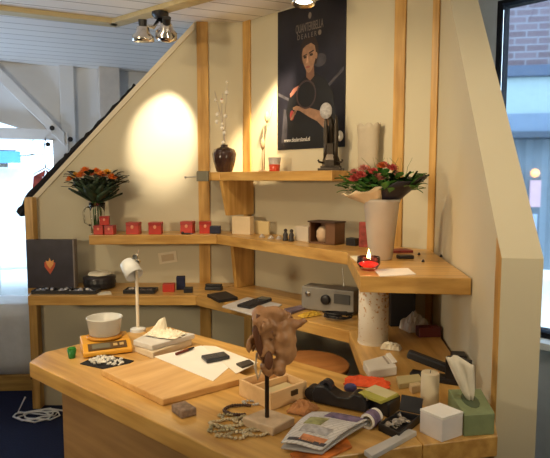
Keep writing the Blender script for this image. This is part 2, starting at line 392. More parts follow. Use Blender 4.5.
# ------------------------------------------------------------------ workbench: one continuous worktop round the booth
DZ, MZ, UZ = .87, 1.225, 1.618
A, B_, Cc = (-.949, 2.029), (-.939, 2.15), (-.56, 2.575)
Dn, I2, I1 = (.325, 1.835), (.345, 2.46), (-.48, 3.225)
R1, K = (.612, 1.425), (-.057, 1.262)
bench = thing('workbench', (0, 2.2, 0), 'light maple workbench with its worktop running round the booth', 'workbench')
off = Vector((0, 2.2, 0))
def part_poly(name, pts, z0, z1, m, bev=.004):
    o = MB().prism([Vector((p[0], p[1], 0)) - off for p in pts], z0, z1).build(name, m, bench, bev); return o
g = .0008
part_poly('worktop', [(-1.50, 3.225), (I1[0] - g, I1[1]), (C1.x - .02 - g, 3.645), (-1.615, 3.645)], DZ - .06, DZ, M_wx)
cR = onright(L, 0, .006)
part_poly('worktop', [(I1[0] + g, I1[1]), (I2[0], I2[1] + g), (cR.x - .01, cR.y + g - .005), (C1.x - .012, 3.638)], DZ - .06, DZ, M_wd)
rr = onright(.0, 0, .004)
part_poly('worktop', [(I2[0], I2[1] - g), (Dn[0], Dn[1]), (K[0] + .45, K[1] + .115), R1, (rr.x, rr.y), (cR.x - .012, cR.y - .012)], DZ - .06, DZ, M_wy)
part_poly('worktop', [A, K, (K[0] + .449, K[1] + .115), (Dn[0] - g, Dn[1]), Cc, B_], DZ - .06, DZ, M_wd)
fa = Vector((A[0], A[1], 0)); fk = Vector((K[0], K[1], 0)); fd = (fk - fa).normalized(); fn = Vector((-fd.y, fd.x, 0))
q0 = fa + fd * .13 + fn * .06; q1 = fk + fn * .06 + fd * .03
MB().extrude([(q0 - off), (q1 - off), (q1 - off) + Vector((0, 0, DZ - .062)), (q0 - off) + Vector((0, 0, DZ - .062))], fn * .03).build('front_panel', M_front, bench, .002)
gd = (Vector((R1[0], R1[1], 0)) - fk).normalized(); gn = Vector((-gd.y, gd.x, 0)); q2 = fk + gn * .06 + gd * .05; q3 = Vector((R1[0] - .01, R1[1], 0)) + gn * .06
MB().extrude([(q2 - off), (q3 - off), (q3 - off) + Vector((0, 0, DZ - .062)), (q2 - off) + Vector((0, 0, DZ - .062))], gn * .03).build('front_panel', M_front, bench, .002)
e0 = q0 + fn * .032; e1 = Vector((Cc[0], Cc[1], 0)) - fd * 0 + Vector((-.03, -.09, 0))
MB().extrude([(e0 - off), (e1 - off), (e1 - off) + Vector((0, 0, DZ - .062)), (e0 - off) + Vector((0, 0, DZ - .062))], Vector((.025, .0, 0))).build('end_panel', M_front, bench, .002)

# shelves on the partition
def shelf(name, polys, z1, th, label, brackets=()):
    t = thing(name, (polys[0][0][0][0], polys[0][0][0][1], z1 - th), label, 'shelf', group=None)
    o0 = Vector(t.location)
    for pts, m in polys:
        MB().prism([Vector((p[0], p[1], 0)) - Vector((o0.x, o0.y, 0)) for p in pts], 0, th).build('board', m, t, .003)
    for pts, thk in brackets:
        MB().extrude([Vector(p) - o0 for p in pts], thk).build('bracket', M_wz, t, .002)
    return t
bk = [onback(.69, 0, .29)]
mI1 = Vector((-.37, 3.405, 0)); mI2 = Vector((.345, 2.555, 0)); a1 = S(360, 276, MZ); a2 = S(473, 278.5, MZ)
onb = lambda s: C1 - nB * s + eB * .075
def plate(z_hi, z_lo, s_hi, s_lo, t=.03):
    a, b = onb(s_hi), onb(s_lo); w0 = onb(.014)
    return [(w0.x, w0.y, z_hi), (a.x, a.y, z_hi), (b.x, b.y, z_lo), (w0.x, w0.y, z_lo)]
wr = onright((Vector((a2.x, a2.y, 0)) - RE).dot(eR), 0, .004)
mid = shelf('wall_shelf', [([(-1.165, 3.36), (mI1.x - g, mI1.y), (C1.x - .02, 3.645), (-1.165, 3.645)], M_wx),
      ([(mI1.x + g, mI1.y), (mI2.x, mI2.y + g), (cR.x - .015, cR.y + g - .006), (C1.x - .005, 3.632)], M_wd),
      ([(mI2.x, mI2.y - g), (a1.x, a1.y), (wr.x, wr.y), (cR.x - .016, cR.y - .012)], M_wx)], MZ, .06,
      'long maple shelf at mid height running round all three partition walls',
      [(plate(MZ - .0605, DZ + .001, .20, .165), eB * .03)])
u0 = Vector((-.485, 3.385, 0)); uI = Vector((-.345, 3.385, 0)); u1 = onback(.98, 0, .29); u1w = onback(.98, 0, .014)
up = shelf('wall_shelf', [([(-.485, 3.385), (uI.x, uI.y), (C1.x - .01, 3.637), (-.435, 3.637)], M_wx),
      ([(uI.x + g, uI.y), (u1.x, u1.y), (u1w.x, u1w.y), (C1.x - .005, 3.632)], M_wd)], UZ, .053,
      'short maple shelf at eye level below the dark poster',
      [(plate(UZ - .0535, 1.345, .285, .235), eB * .03)])

# ------------------------------------------------------------------ stool
st = thing('stool', (.15, 2.36, 0), 'round brown wooden stool in the gap behind the workbench', 'stool')
MB().lathe([(.165, .715), (.18, .722), (.185, .745), (.178, .752), (.0, .753)], seg=40, cap=False).build('seat', M_stool, st, smooth=True)
for k in range(3):
    a = k * 2.09 + .4; MB().cyl((.14 * math.cos(a), .14 * math.sin(a), .72), (.19 * math.cos(a), .19 * math.sin(a), .012), .016).build('leg', M_stool, st)
ring = [(.165 * math.cos(t * .3927), .165 * math.sin(t * .3927), .3) for t in range(17)]
MB().tube(ring, .009).build('foot_ring', M_steel, st)

# ------------------------------------------------------------------ ceiling spotlights
M_bulb = mat('bulb_glow', (1, .86, .62), .4, emit=9)
def fixture(base, heads, label):
    f = thing('ceiling_spotlight', base, label, 'spotlight')
    MB().lathe([(.05, -.001), (.05, -.018), (.035, -.035)], seg=20).build('mount', M_black, f, smooth=False)
    b = Vector(base)
    for p, aim in heads:
        p = Vector(p) - b; aim = (Vector(aim) - b - p).normalized()
        MB().tube([(0, 0, -.03), (p.x * .45, p.y * .3, p.z * .55), p - aim * .05 + Vector((0, 0, .03)), p - aim * .045], .011).build('arm', M_chrome, f, smooth=True)
        M = Matrix.Translation(p) @ aim.to_track_quat('Z', 'Y').to_matrix().to_4x4()
        h = MB().lathe([(.022, -.065), (.034, -.06), (.04, -.03), (.062, -.01), (.064, .02), (.058, .022), (.05, .0)], seg=24, M=M).build('lamp_head', M_chrome, f, smooth=True)
        MB().lathe([(.0, .004), (.047, .004), (.047, .001)], seg=20, M=M).build('bulb', M_bulb, h)
        MB().cyl(p - aim * .10, p - aim * .062, .025, .022).build('lamp_socket', M_black, f)
fb = S(160, 7, ZC); fb.z = ZC - .031
fixture(fb, [((-.765, 3.22, 2.39), (-.79, 3.36, 1.5)), ((-.635, 3.24, 2.415), (-.745, 3.64, 1.9))], 'chrome two-headed ceiling spotlight at the top of the sloping left wall')
fb = S(303, -14, ZC); fb.z = ZC - .001
fixture(fb, [((.150, 2.90, 2.50), (.13, 2.86, 1.9))], 'lit ceiling spotlight just above the dark poster')

# ------------------------------------------------------------------ poster
def poster():
    tl_ = Wl(278, 10, C1, nB); bl = Wl(280, 150, C1, nB); br = Wl(345, 147, C1, nB); trr = Wl(350, 0, C1, nB)
    x0 = ((tl_ + bl) / 2 - C1).to_2d().dot(eB.to_2d()); x1 = ((trr + br) / 2 - C1).to_2d().dot(eB.to_2d())
    z0, z1 = 1.755, 2.592; w, h = x1 - x0, z1 - z0
    base = onback(x0, z0, .004)
    p = thing('poster', base, 'dark portrait poster of a man in black clothes, hung on the back wall', 'poster', math.atan2(eB.y, eB.x))
    # local: x along the wall, y into the wall, z up
    MB().box((w / 2, 0, h / 2), (w, .004, h)).build('sheet', mat('poster_dark', (.012, .011, .018), .35, var=.5, scale=5), p)
    def uv(u, v): return (u * w, (1 - v) * h)
    def flat(name, pts, m, d, par=p):
        return MB().extrude([(uv(u, v)[0], -.002 - d, uv(u, v)[1]) for u, v in pts], (0, d, 0)).build(name, m, par)
    def ell(cu, cv, ru, rv, n=24, rot=0):
        return [(cu + ru * math.cos(6.2832 * i / n) * math.cos(rot) - rv * math.sin(6.2832 * i / n) * math.sin(rot) * h / w,
                 cv + rv * math.sin(6.2832 * i / n) * math.cos(rot) + ru * math.cos(6.2832 * i / n) * math.sin(rot) * w / h) for i in range(n)]
    skin = mat('poster_skin', (.27, .15, .09), .5, var=.2, scale=30); hair = mat('poster_hair', (.022, .012, .010), .5)
    shirt = mat('poster_shirt', (.006, .006, .008), .5); grey = mat('poster_grey', (.045, .042, .055), .5, var=.4, scale=14)
    flat('smoke', ell(.64, .40, .10, .045), grey, .0003)
    flat('light_beam', [(.0, .60), (.0, .575), (.30, .665), (.29, .68)], grey, .0003)
    flat('light_beam', [(.98, .47), (.98, .495), (.72, .62), (.70, .60)], grey, .0003)
    flat('light_beam', [(.10, .70), (.17, .72), (.15, .95), (.06, .95)], grey, .0003)
    flat('shirt', [(.20, .99), (.14, .72), (.20, .60), (.34, .53), (.44, .49), (.60, .48), (.72, .53), (.84, .63), (.88, .80), (.84, .99)], shirt, .0006)
    flat('hair', [(.36, .40), (.355, .33), (.37, .27), (.42, .235), (.50, .225), (.58, .24), (.625, .29), (.625, .36), (.60, .42), (.5, .43)], hair, .0009)
    flat('neck', [(.45, .44), (.56, .42), (.57, .50), (.51, .53), (.45, .50)], mat('poster_skin_dark', (.16, .08, .05), .5), .0010)
    f = flat('face', [(.385, .34), (.40, .30), (.45, .282), (.52, .272), (.575, .295), (.59, .34), (.585, .385), (.56, .43), (.52, .465), (.485, .475), (.455, .46), (.42, .42), (.395, .385)], skin, .0012)
    flat('ear', ell(.598, .365, .016, .022), skin, .0012, f)
    flat('eye', ell(.525, .352, .026, .009), hair, .0015, f); flat('eye', ell(.432, .362, .022, .009), hair, .0015, f)
    flat('eyebrow', [(.49, .335), (.555, .322), (.565, .330), (.49, .345)], hair, .0015, f); flat('eyebrow', [(.40, .350), (.455, .340), (.46, .348), (.40, .357)], hair, .0015, f)
    flat('nose', [(.465, .355), (.478, .35), (.482, .40), (.45, .405)], mat('poster_skin_lit', (.46, .26, .16), .5), .0014, f)
    flat('mouth', ell(.475, .432, .034, .008), mat('poster_lips', (.24, .07, .05), .5), .0015, f)
    # forearm reaching across to the left, hands, a dark ring held between them
    flat('forearm', [(.80, .845), (.78, .79), (.66, .745), (.50, .715), (.40, .71), (.34, .70), (.32, .715), (.40, .745), (.50, .78), (.62, .815), (.72, .87)], skin, .0014)
    hnd = flat('hand', [(.25, .70), (.30, .69), (.37, .70), (.42, .715), (.40, .735), (.33, .725), (.28, .72), (.25, .715)], skin, .0016)
    for k in range(4): flat('finger', [(.30 - .012 * k, .705 + .008 * k), (.32 - .012 * k, .71 + .008 * k), (.285 - .02 * k, .755 + .012 * k), (.265 - .02 * k, .75 + .012 * k)], skin, .0018, hnd)
    h2 = flat('hand', [(.20, .60), (.26, .565), (.33, .55), (.355, .565), (.30, .585), (.25, .61), (.21, .625)], mat('poster_hand_red', (.30, .12, .09), .5), .0014)
    rg = MB()
    for i in range(24):
        a, b = 6.2832 * i / 24, 6.2832 * (i + 1) / 24
        P_ = lambda t, r: (*[uv(.45 + r * math.cos(t), .62 + r * .68 * math.sin(t))][0],)
        q = [P_(a, .15), P_(b, .15), P_(b, .13), P_(a, .13)]
        rg.extrude([(x, -.0036, z) for x, z in q], (0, .0014, 0))
    rg.build('held_ring', mat('poster_ring', (.05, .03, .03), .4), p)
    flat('red_drop', ell(.235, .755, .035, .035), mat('poster_red', (.22, .03, .03), .5), .0017)
    txt = mat('poster_text', (.17, .14, .12), .6); t2 = mat('poster_text_white', (.75, .72, .68), .6)
    flat('emblem', ell(.50, .085, .022, .022), txt, .001)
    text_mesh('title', 'QUANTERIBELLA', .070, txt, p, (w * .49, -.0025, h * (1 - .185)), (R(90), 0, 0), xs=.40)
    text_mesh('title', 'D E A L E R \u25cf', .040, txt, p, (w * .49, -.0025, h * (1 - .232)), (R(90), 0, 0), xs=.78)
    text_mesh('web_address', 'www.dealersland.nl', .036, t2, p, (w * .31, -.0025, h * .055), (R(90), 0, 0), xs=.75)
poster()

# ------------------------------------------------------------------ upper shelf
def up_at(px, inset):           # on the upper shelf, inset from the wall
    p = Wl(px, 160, C1 - nB * inset, nB); return Vector((p.x, p.y, UZ))
def willow_vase():
    p = Vector((-.322, 3.46, UZ))
    v = thing('vase', p, 'dark glossy brown vase at the left end of the eye-level shelf', 'vase')
    MB().lathe([(.040, 0), (.052, .006), (.070, .07), (.077, .115), (.066, .143), (.034, .156), (.022, .163), (.024, .174), (.019, .174), (.017, .15)], seg=28).build('body', mat('vase_glaze', (.055, .028, .022), .12, var=.5, scale=9), v, smooth=True)
    b = thing('willow_branches', p + Vector((0, 0, .152)), 'silvery twigs with round pale buds standing in the dark brown vase', 'branches')
    tw = [[(0, 0, 0), (.004, 0, .08), (-.02, 0, .2), (-.045, .01, .30), (-.058, .01, .36)], [(0, 0, 0), (.008, 0, .1), (.004, 0, .2), (.018, 0, .33), (.022, .01, .42)], [(0, 0, 0), (-.004, 0, .12), (-.014, 0, .22), (-.010, 0, .34)]]
    m = mat('twig_silver', (.50, .44, .38), .45, var=.2)
    for t in tw: MB().tube(t, [.004, .0035, .003, .0025, .002][:len(t)], 6).build('twig', m, b, smooth=True)
    mb_ = mat('bud_pale', (.80, .76, .70), .4)
    for x, z, r in ((-.006, .035, .011), (.002, .095, .012), (-.012, .125, .012), (-.012, .15, .009), (-.045, .165, .012), (-.04, .21, .013), (.010, .20, .012), (-.012, .295, .012), (.018, .345, .013), (-.052, .30, .009), (.02, .41, .008)):
        MB().ball((x, -.006, z), r, 2, (1, 1, 1.15)).build('bud', mb_, b, smooth=True)
    MB().ball((-.012, -.008, .30), .009, 2).build('bud', mat('bud_red', (.45, .10, .05), .5), b, smooth=True)
willow_vase()
def clamp():
    p = Vector((-.475, 3.372, UZ - .028))
    c = thing('table_clamp', p, 'grey metal clamp with a thin rod on the left end of the eye-level shelf', 'clamp')
    m = mat('clamp_grey', (.17, .16, .12), .5, .6)
    MB().box((.026, -.002, .0), (.075, .022, .058)).box((.026, .03, .032), (.075, .06, .005)).build('jaw', m, c, .003)
    MB().cyl((-.01, -.002, 0), (-.082, -.002, -.004), .0035).build('rod', M_steel, c)
    MB().ball((-.082, -.002, -.004), .008).build('rod_end', M_steel, c)
clamp()
def stem_pod(px, inset, h, tilt, label, podz):
    p = up_at(px, inset)
    s = thing('dried_stem', p, label, 'dried stem')
    m = mat('dried_stem', (.50, .38, .24), .8, var=.2)
    MB().tube([(0, 0, 0), (.004, 0, h * .4), (tilt * .5, 0, h * .75), (tilt, 0, h)], [.005, .0035, .003, .002], 6).build('stem', m, s, smooth=True)
    MB().lathe([(.003, -.035), (.013, -.015), (.016, .005), (.009, .03), (.002, .042)], (tilt * .35, 0, podz), 14).build('seed_pod', mat('seed_pod', (.42, .30, .18), .8, var=.25), s, smooth=True)
    MB().lathe([(.022, 0), (.022, .008), (.008, .014)], seg=16).build('base', mat('stem_base', (.30, .2, .12), .6), s)
stem_pod(262, .10, .27, .012, 'dried stem with a fat seed pod, between the vase and the red tumbler', .17)
stem_pod(264, .05, .42, .055, 'tall thin dried stem leaning right beside the poster edge', .34)
def tumbler(p, label, h=.085):
    t = thing('tumbler', p, label, 'glass')
    MB().lathe([(.034, h * .5), (.0395, h), (.0365, h), (.032, h * .5)], seg=28, cap=False).build('rim', mat('frosted_glass', (.85, .80, .74), .35, trans=.6, var=.02), t, smooth=True)
    MB().lathe([(.0, .001), (.029, .001), (.031, .006), (.0345, h * .52), (.02, h * .5), (0, h * .48)], seg=28, cap=False).build('red_wax', mat('tumbler_red', (.60, .07, .03), .2), t, smooth=True)
tumbler(up_at(274.5, .13), 'clear tumbler holding red wax on the eye-level shelf left of the poster')
def bronze():
    p = up_at(331, .12)
    b = thing('bronze_ornament', p, 'dark bronze ornament topped by a round white disc, in front of the poster', 'ornament', math.atan2(eB.y, eB.x) * .4)
    m = mat('bronze', (.045, .036, .028), .35, .7, var=.3, scale=30)
    MB().box((0, 0, .008), (.13, .09, .016)).box((0, 0, .022), (.105, .07, .014)).build('base', m, b, .003)
    MB().lathe([(.052, .028), (.048, .06), (.036, .09), (.033, .15)], seg=6).build('body', m, b)
    for s in (-1, 1):
        MB().lathe([(.014, .03), (.012, .12), (.014, .2), (.010, .27), (.004, .30)], (s * .028, -.01, 0), 10).build('column', m, b, smooth=True)
        MB().tube([(s * .04, -.02, .045), (s * .062, -.02, .05), (s * .068, -.02, .062)], .006).build('foot', m, b, smooth=True)
    MB().tube([(0, 0, .14), (0, 0, .27), (-.018, -.005, .31)], [.022, .016, .010]).build('neck', m, b, smooth=True)
    M = Matrix.Translation((-.026, -.02, .325)) @ Matrix.Rotation(R(90), 4, 'X')
    d = MB().lathe([(.0, -.004), (.032, -.004), (.034, 0), (.032, .006), (.0, .008)], seg=30, M=M @ Matrix.Diagonal((1, 1.3, 1, 1))).build('disc', mat('disc_white', (.36, .35, .36), .5, var=.3, scale=70), b, smooth=True)
    M2 = Matrix.Translation((.048, -.005, .19)) @ Matrix.Rotation(R(90), 4, 'X')
    MB().lathe([(.0, -.004), (.019, -.004), (.019, .004), (.0, .005)], seg=24, M=M2 @ Matrix.Diagonal((1, 1.5, 1, 1))).build('disc', mat('disc_silver', (.40, .38, .36), .35, .4, var=.3, scale=60), b, smooth=True)
bronze()
def crown_shape():  # upright beige oval shell with a jagged rim, close to the back wall
    p = up_at(368, .06); h, r, seg = .232, .066, 32
    b = MB(); r0 = []; rings = []
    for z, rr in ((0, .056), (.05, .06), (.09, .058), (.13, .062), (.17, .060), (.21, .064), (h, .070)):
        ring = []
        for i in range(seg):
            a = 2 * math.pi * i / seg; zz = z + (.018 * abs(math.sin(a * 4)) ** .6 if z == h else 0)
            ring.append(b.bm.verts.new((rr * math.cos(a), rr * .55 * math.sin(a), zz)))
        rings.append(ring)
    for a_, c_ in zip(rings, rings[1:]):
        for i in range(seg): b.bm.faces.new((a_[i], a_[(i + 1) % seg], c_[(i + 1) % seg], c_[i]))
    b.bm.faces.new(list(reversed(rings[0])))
    o = b.build('crown_shape', mat('crown_shape', (.50, .43, .32), .75, var=.06), smooth=True, solid=.004)
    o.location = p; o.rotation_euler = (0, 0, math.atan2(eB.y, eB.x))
    tag(o, 'greyish beige upright shape with a jagged crown rim behind the right bouquet', 'vase')
crown_shape()

# ------------------------------------------------------------------ bouquets
def leaf(b, p0, d, ln, w, up=Vector((0, 0, 1)), curl=.2):
    d = d.normalized(); s = d.cross(up)
    if s.length < .1: s = Vector((1, 0, 0))
    s.normalize(); n = s.cross(d)
    pts = [(0, .15), (.25, .75), (.5, 1), (.78, .6), (1, .02)]
    Lf = []; Rt = []; Md = []
    for t, k in pts:
        c = p0 + d * ln * t - Vector((0, 0, 1)) * curl * ln * t * t
        Lf.append(b.bm.verts.new(c - s * w * k + n * w * .25)); Md.append(b.bm.verts.new(c)); Rt.append(b.bm.verts.new(c + s * w * k + n * w * .25))
    for i in range(4):
        b.bm.faces.new((Lf[i], Md[i], Md[i + 1], Lf[i + 1])); b.bm.faces.new((Md[i], Rt[i], Rt[i + 1], Md[i + 1]))
def flower(parent, c, r, m, up, seed, name='flower', layers=3):
    rnd = random.Random(seed); b = MB(); up = up.normalized()
    x = up.cross(Vector((.3, 1, .2))).normalized(); y = up.cross(x)
    for ly in range(layers):
        n = 8 - ly; open_ = .95 - .3 * ly
        for i in range(n):
            a = 6.2832 * i / n + ly * .4 + rnd.uniform(-.1, .1)
            d = (x * math.cos(a) + y * math.sin(a)) * open_ + up * (1.15 - open_)
            leaf(b, Vector(c) + up * .12 * r * ly, d, r * (1 - .12 * ly), r * .30, up, curl=-.1 + .1 * ly)
    b.ball(Vector(c) + up * r * .2, r * .28, 1)
    return b.build(name, m, parent, smooth=True)
FL = {k: mat('petal_' + k, c, .6, var=.2, scale=40) for k, c in dict(orange=(.75, .20, .03), yellow=(.85, .46, .05), red=(.42, .06, .05), pink=(.52, .19, .15), rust=(.5, .12, .03)).items()}
def bouquet_left():
    p = S(98, 236, MZ); p.y = max(p.y, 3.47); p = Vector((p.x * 1.0, 3.48, MZ)); p.x = S(98, 236, MZ).x * 3.48 / S(98, 236, MZ).y
    v = thing('glass_jug', p, 'clear glass jug with a looped handle holding the left bouquet', 'jug')
    MB().lathe([(.038, 0), (.043, .005), (.041, .06), (.046, .14), (.052, .20), (.049, .20), (.043, .14), (.038, .06), (.039, .008), (0, .008)], seg=28, cap=False).build('body', M_glass, v, smooth=True)
    MB().tube([(-.045, 0, .17), (-.075, 0, .17), (-.09, 0, .13), (-.08, 0, .07), (-.045, 0, .05)], .006).build('handle', M_glass, v, smooth=True)
    b = thing('bouquet', p + Vector((0, 0, .0)), 'orange and yellow flower bouquet in dark leaves on the left shelf', 'bouquet')
    st_ = MB(); rnd = random.Random(5)
    for i in range(9):
        a = i * .7; st_.cyl((.018 * math.cos(a), .018 * math.sin(a), .02), (.03 * math.cos(a + .5), .03 * math.sin(a + .5), .22), .0035, seg=6)
    st_.build('stems', M_leaf, b)
    w = MB()
    for k in range(54):
        a = k * 2.399; el = .35 + .75 * (k / 54); d = Vector((math.cos(a), math.sin(a) * .8, el))
        leaf(w, Vector((.02 * math.cos(a), .02 * math.sin(a), .195 + .02 * (k % 3))), d, rnd.uniform(.135, .170), rnd.uniform(.030, .044), curl=-.05)
    w.build('leaf_collar', mat('collar_leaf', (.03, .055, .03), .5, var=.5, scale=18), b, smooth=True, solid=.0015)
    lv = MB()
    for i in range(170):
        a = rnd.uniform(0, 6.2832); r = rnd.uniform(.02, .165); z = .22 + .10 * (r / .16) + rnd.uniform(.0, .08)
        d = Vector((math.cos(a), math.sin(a) * .8, rnd.uniform(.1, .9)))
        leaf(lv, Vector((r * math.cos(a), r * .8 * math.sin(a), z)), d, rnd.uniform(.04, .065), rnd.uniform(.014, .024), curl=rnd.uniform(0, .4))
    for s, dz in ((-1, .30), (1, .33)): leaf(lv, Vector((s * .15, -.02, dz)), Vector((s, 0, .02)), .07, .012, curl=.0)
    lv.build('foliage', M_leafdark, b, smooth=True)
    cols = ['orange', 'yellow', 'rust', 'orange', 'yellow', 'orange', 'rust', 'yellow', 'orange', 'rust', 'orange', 'yellow', 'rust', 'orange']
    for i, c in enumerate(cols):
        x = -.125 + .25 * i / 13; y = -.115 + .12 * ((i * 7) % 5) / 4
        flower(b, (x, y, .338 + .034 * (1 - (x / .13) ** 2) + .012 * (i % 3)), .031 + .006 * (i % 2), FL[c], Vector((x * 2, -.35, 1)), i)
bouquet_left()
def bouquet_right():
    c = S(380.5, 259, MZ)
    v = thing('flower_bucket', c, 'tall white tapered bucket vase on the right end of the mid shelf', 'vase')
    MB().lathe([(.047, 0), (.051, .004), (.076, .245), (.080, .252), (.080, .262), (.076, .262), (.072, .245), (.046, .008), (0, .008)], seg=36, cap=False).build('body', mat('bucket_white', (.50, .46, .41), .5), v, smooth=True)
    b = thing('bouquet', c, 'red and pink bouquet with green leaves wrapped in paper, right shelf', 'bouquet')
    rnd = random.Random(11)
    stm = MB()
    for i in range(8): a = i * .8; stm.cyl((.02 * math.cos(a), .02 * math.sin(a), .03), (.03 * math.cos(a), .03 * math.sin(a), .30), .004, seg=6)
    stm.build('stems', M_leaf, b)
    # wrapping: cream sheet flaring to the left, dark sheet to the right
    def flare(name, a0, a1, rim, m, seed):
        w = MB(); n = 16; rows = []
        for k in range(5):
            t = k / 4; row = []
            for i in range(n + 1):
                a = a0 + (a1 - a0) * i / n; r = .052 + (rim(i / n) - .052) * t
                z = .225 + .105 * t ** .8 + .008 * math.sin(i * 1.9 + k) * t
                row.append(w.bm.verts.new((r * math.cos(a), r * .75 * math.sin(a), z + t * (.040 * math.cos(a) - .008))))
            rows.append(row)
        for a_, c_ in zip(rows, rows[1:]):
            for i in range(n): w.bm.faces.new((a_[i], a_[i + 1], c_[i + 1], c_[i]))
        w.build(name, m, b, smooth=True, solid=.002)
    flare('paper_wrap', R(95), R(262), lambda u: .175 - .05 * abs(u - .5), mat('wrap_cream', (.62, .50, .33), .7, var=.1), 1)
    flare('paper_wrap', R(-99), R(94), lambda u: .195 - .09 * abs(u - .5), mat('wrap_dark', (.022, .018, .030), .4, var=.4), 2)
    lv = MB()
    for i in range(300):
        a = rnd.uniform(0, 6.2832); r = rnd.uniform(.01, .155); z = .29 + rnd.uniform(.0, .075)
        d = Vector((math.cos(a), math.sin(a) * .8, rnd.uniform(.0, .9)))
        leaf(lv, Vector((r * math.cos(a), r * .75 * math.sin(a), z)), d, rnd.uniform(.035, .06), rnd.uniform(.012, .022), curl=rnd.uniform(0, .5))
    lv.build('foliage', mat('bright_leaf', (.06, .18, .035), .5, var=.4, scale=25), b, smooth=True)
    big = MB()
    for x, dx, dz in ((.07, .5, 1), (.10, .7, .75), (.13, .8, .9), (.05, .1, 1), (.12, .5, 1.2)):
        leaf(big, Vector((x, -.02 + rnd.uniform(-.04, .04), .31)), Vector((dx, -.1, dz)), .10, .030, curl=.2)
    big.build('broad_leaves', M_leafdark, b, smooth=True)
    spots = [(-.13, -.06, .33, 'red', .033), (-.105, -.07, .345, 'red', .034), (-.085, -.02, .375, 'pink', .030), (-.05, -.06, .36, 'red', .03), (-.03, -.08, .335, 'pink', .034), (-.01, -.03, .385, 'rust', .03), (.03, -.05, .375, 'red', .032), (.05, -.075, .35, 'pink', .024), (-.065, .03, .375, 'rust', .028), (.01, .03, .39, 'red', .03), (-.12, .01, .36, 'pink', .028)]
    for i, (x, y, z, c_, r) in enumerate(spots): flower(b, (x, y - .01, z + .012), r * .9, FL[c_], Vector((x, -.5, 1)), 40 + i)
    gr = MB()
    for i in range(9):
        x = -.06 + .02 * i; gr.tube([(x, .0, .33), (x + .01, 0, .40), (x + .03 * (i % 3 - 1), 0, .44)], [.0015, .001, .0006], 4)
    gr.build('grass_blades', M_leaf, b)
bouquet_right()

# ------------------------------------------------------------------ mid shelf, left
def red_box(px, py, z, s, label, y=None, rz=.0, h=None):
    p = S(px, py, z); 
    if y: p = Vector((p.x * y / p.y, y, z))
    h = h or s
    b = thing('gift_box', p, label, 'box', rz, 'small red gift boxes on the left shelf')
    MB().box((0, 0, h * .36), (s, s, h * .72)).build('body', M_red, b, .002)
    MB().box((0, 0, h * .86), (s * 1.03, s * 1.03, h * .27)).build('lid', mat('red_lid', (.38, .03, .025), .4, var=.1), b, .002)
    MB().ball((0, -s * .52, h * .62), s * .13, 2, (1, .25, 1.2)).build('emblem', mat('box_emblem', (.75, .30, .18), .5), b)
    return b
yb = 3.425
red_box(99.5, 235, MZ, .058, 'red gift box at bottom left of the stack of three', yb, .05)
red_box(110.5, 235, MZ, .058, 'red gift box at bottom right of the stack of three', yb, -.05)
red_box(105, 229, MZ + .059 + .001, .056, 'red gift box on top of the stack of three', yb, .15)
red_box(134, 236, MZ, .080, 'red gift box standing alone right of the stack of three', 3.45, .0, .076)
red_box(156, 236, MZ, .080, 'red gift box third from the right on the left shelf', 3.45, .05, .076)
red_box(188, 234.5, MZ, .080, 'red gift box just left of the wooden upright strip', 3.50, -.1, .078)
red_box(205.5, 235, MZ, .074, 'red gift box in front of the wooden strip beside the small navy box', 3.50, .08, .078)
bb = MB().box((0, 0, .025), (.07, .05, .05)).build('ring_box', M_navy, None, .006)
bb.location = Vector((-.385, 3.475, MZ)); tag(bb, 'small navy ring box right of the red boxes on mid shelf', 'box')
o = MB().tube([(-.03, 0, .006), (.0, .002, .006), (.035, 0, .006)], [.005, .006, .002]).ball((-.03, 0, .010), .010).build('pen_stub', M_black)
o.location = Vector((-.555, 3.40, MZ)); tag(o, 'small dark pen stub lying before the red boxes on mid shelf', 'pen')

# mid shelf, back
def mid_at(px, py): return S(px, py, MZ)
def on_mid(name, p, size, m, label, cat, rz=None, bevel=.003, h0=0):
    o = MB().box((0, 0, size[2] / 2), size).build(name, m, None, bevel); o.location = Vector((p.x, p.y, MZ + h0)); o.rotation_euler = (0, 0, math.atan2(eB.y, eB.x) if rz is None else rz)
    return tag(o, label, cat)
def back_at(px, inset): p = Wl(px, 230, C1 - nB * inset, nB); return Vector((p.x, p.y, MZ))
on_mid('cream_box', back_at(243, .16), (.135, .05, .115), mat('box_cream', (.66, .52, .33), .7), 'cream box leaning below the upper wooden bracket', 'box', rz=-.5)
on_mid('yellow_card', back_at(262, .08), (.13, .012, .085), mat('card_yellow', (.66, .53, .28), .7), 'pale yellow card propped against the back wall', 'card')
for i, (px, ins, lab) in enumerate(((262, .22, 'leftmost silver trinket on mid shelf before the yellow card'), (271, .24, 'middle silver trinket on mid shelf before the yellow card'), (279, .23, 'silver trinket nearest the dark figurines on mid shelf'))):
    o = MB().lathe([(.018, 0), (.020, .006), (.012, .014), (.006, .022)], seg=14).build('trinket', mat('trinket_silver', (.55, .5, .45), .35, .5)); o.location = back_at(px, ins); tag(o, lab, 'trinket', 'silver trinkets on the mid shelf')
def figurine(px, label, rz):
    f = thing('figurine', back_at(px, .24), label, 'figurine', rz, 'pair of dark figurines')
    m = mat('figurine_dark', (.035, .03, .03), .4)
    MB().lathe([(.017, 0), (.017, .006), (.013, .02), (.015, .036), (.008, .048), (.004, .052)], seg=14).build('body', m, f, smooth=True)
    MB().ball((0, 0, .058), .011, 2).build('head', m, f, smooth=True)
figurine(285.5, 'left one of two small dark figurines on mid shelf', 0); figurine(291.5, 'right one of two small dark figurines on mid shelf', .4)
on_mid('white_box', back_at(306, .17), (.10, .075, .085), mat('box_white', (.60, .52, .42), .6), 'plain whitish box between the figurines and the brown display box', 'box')
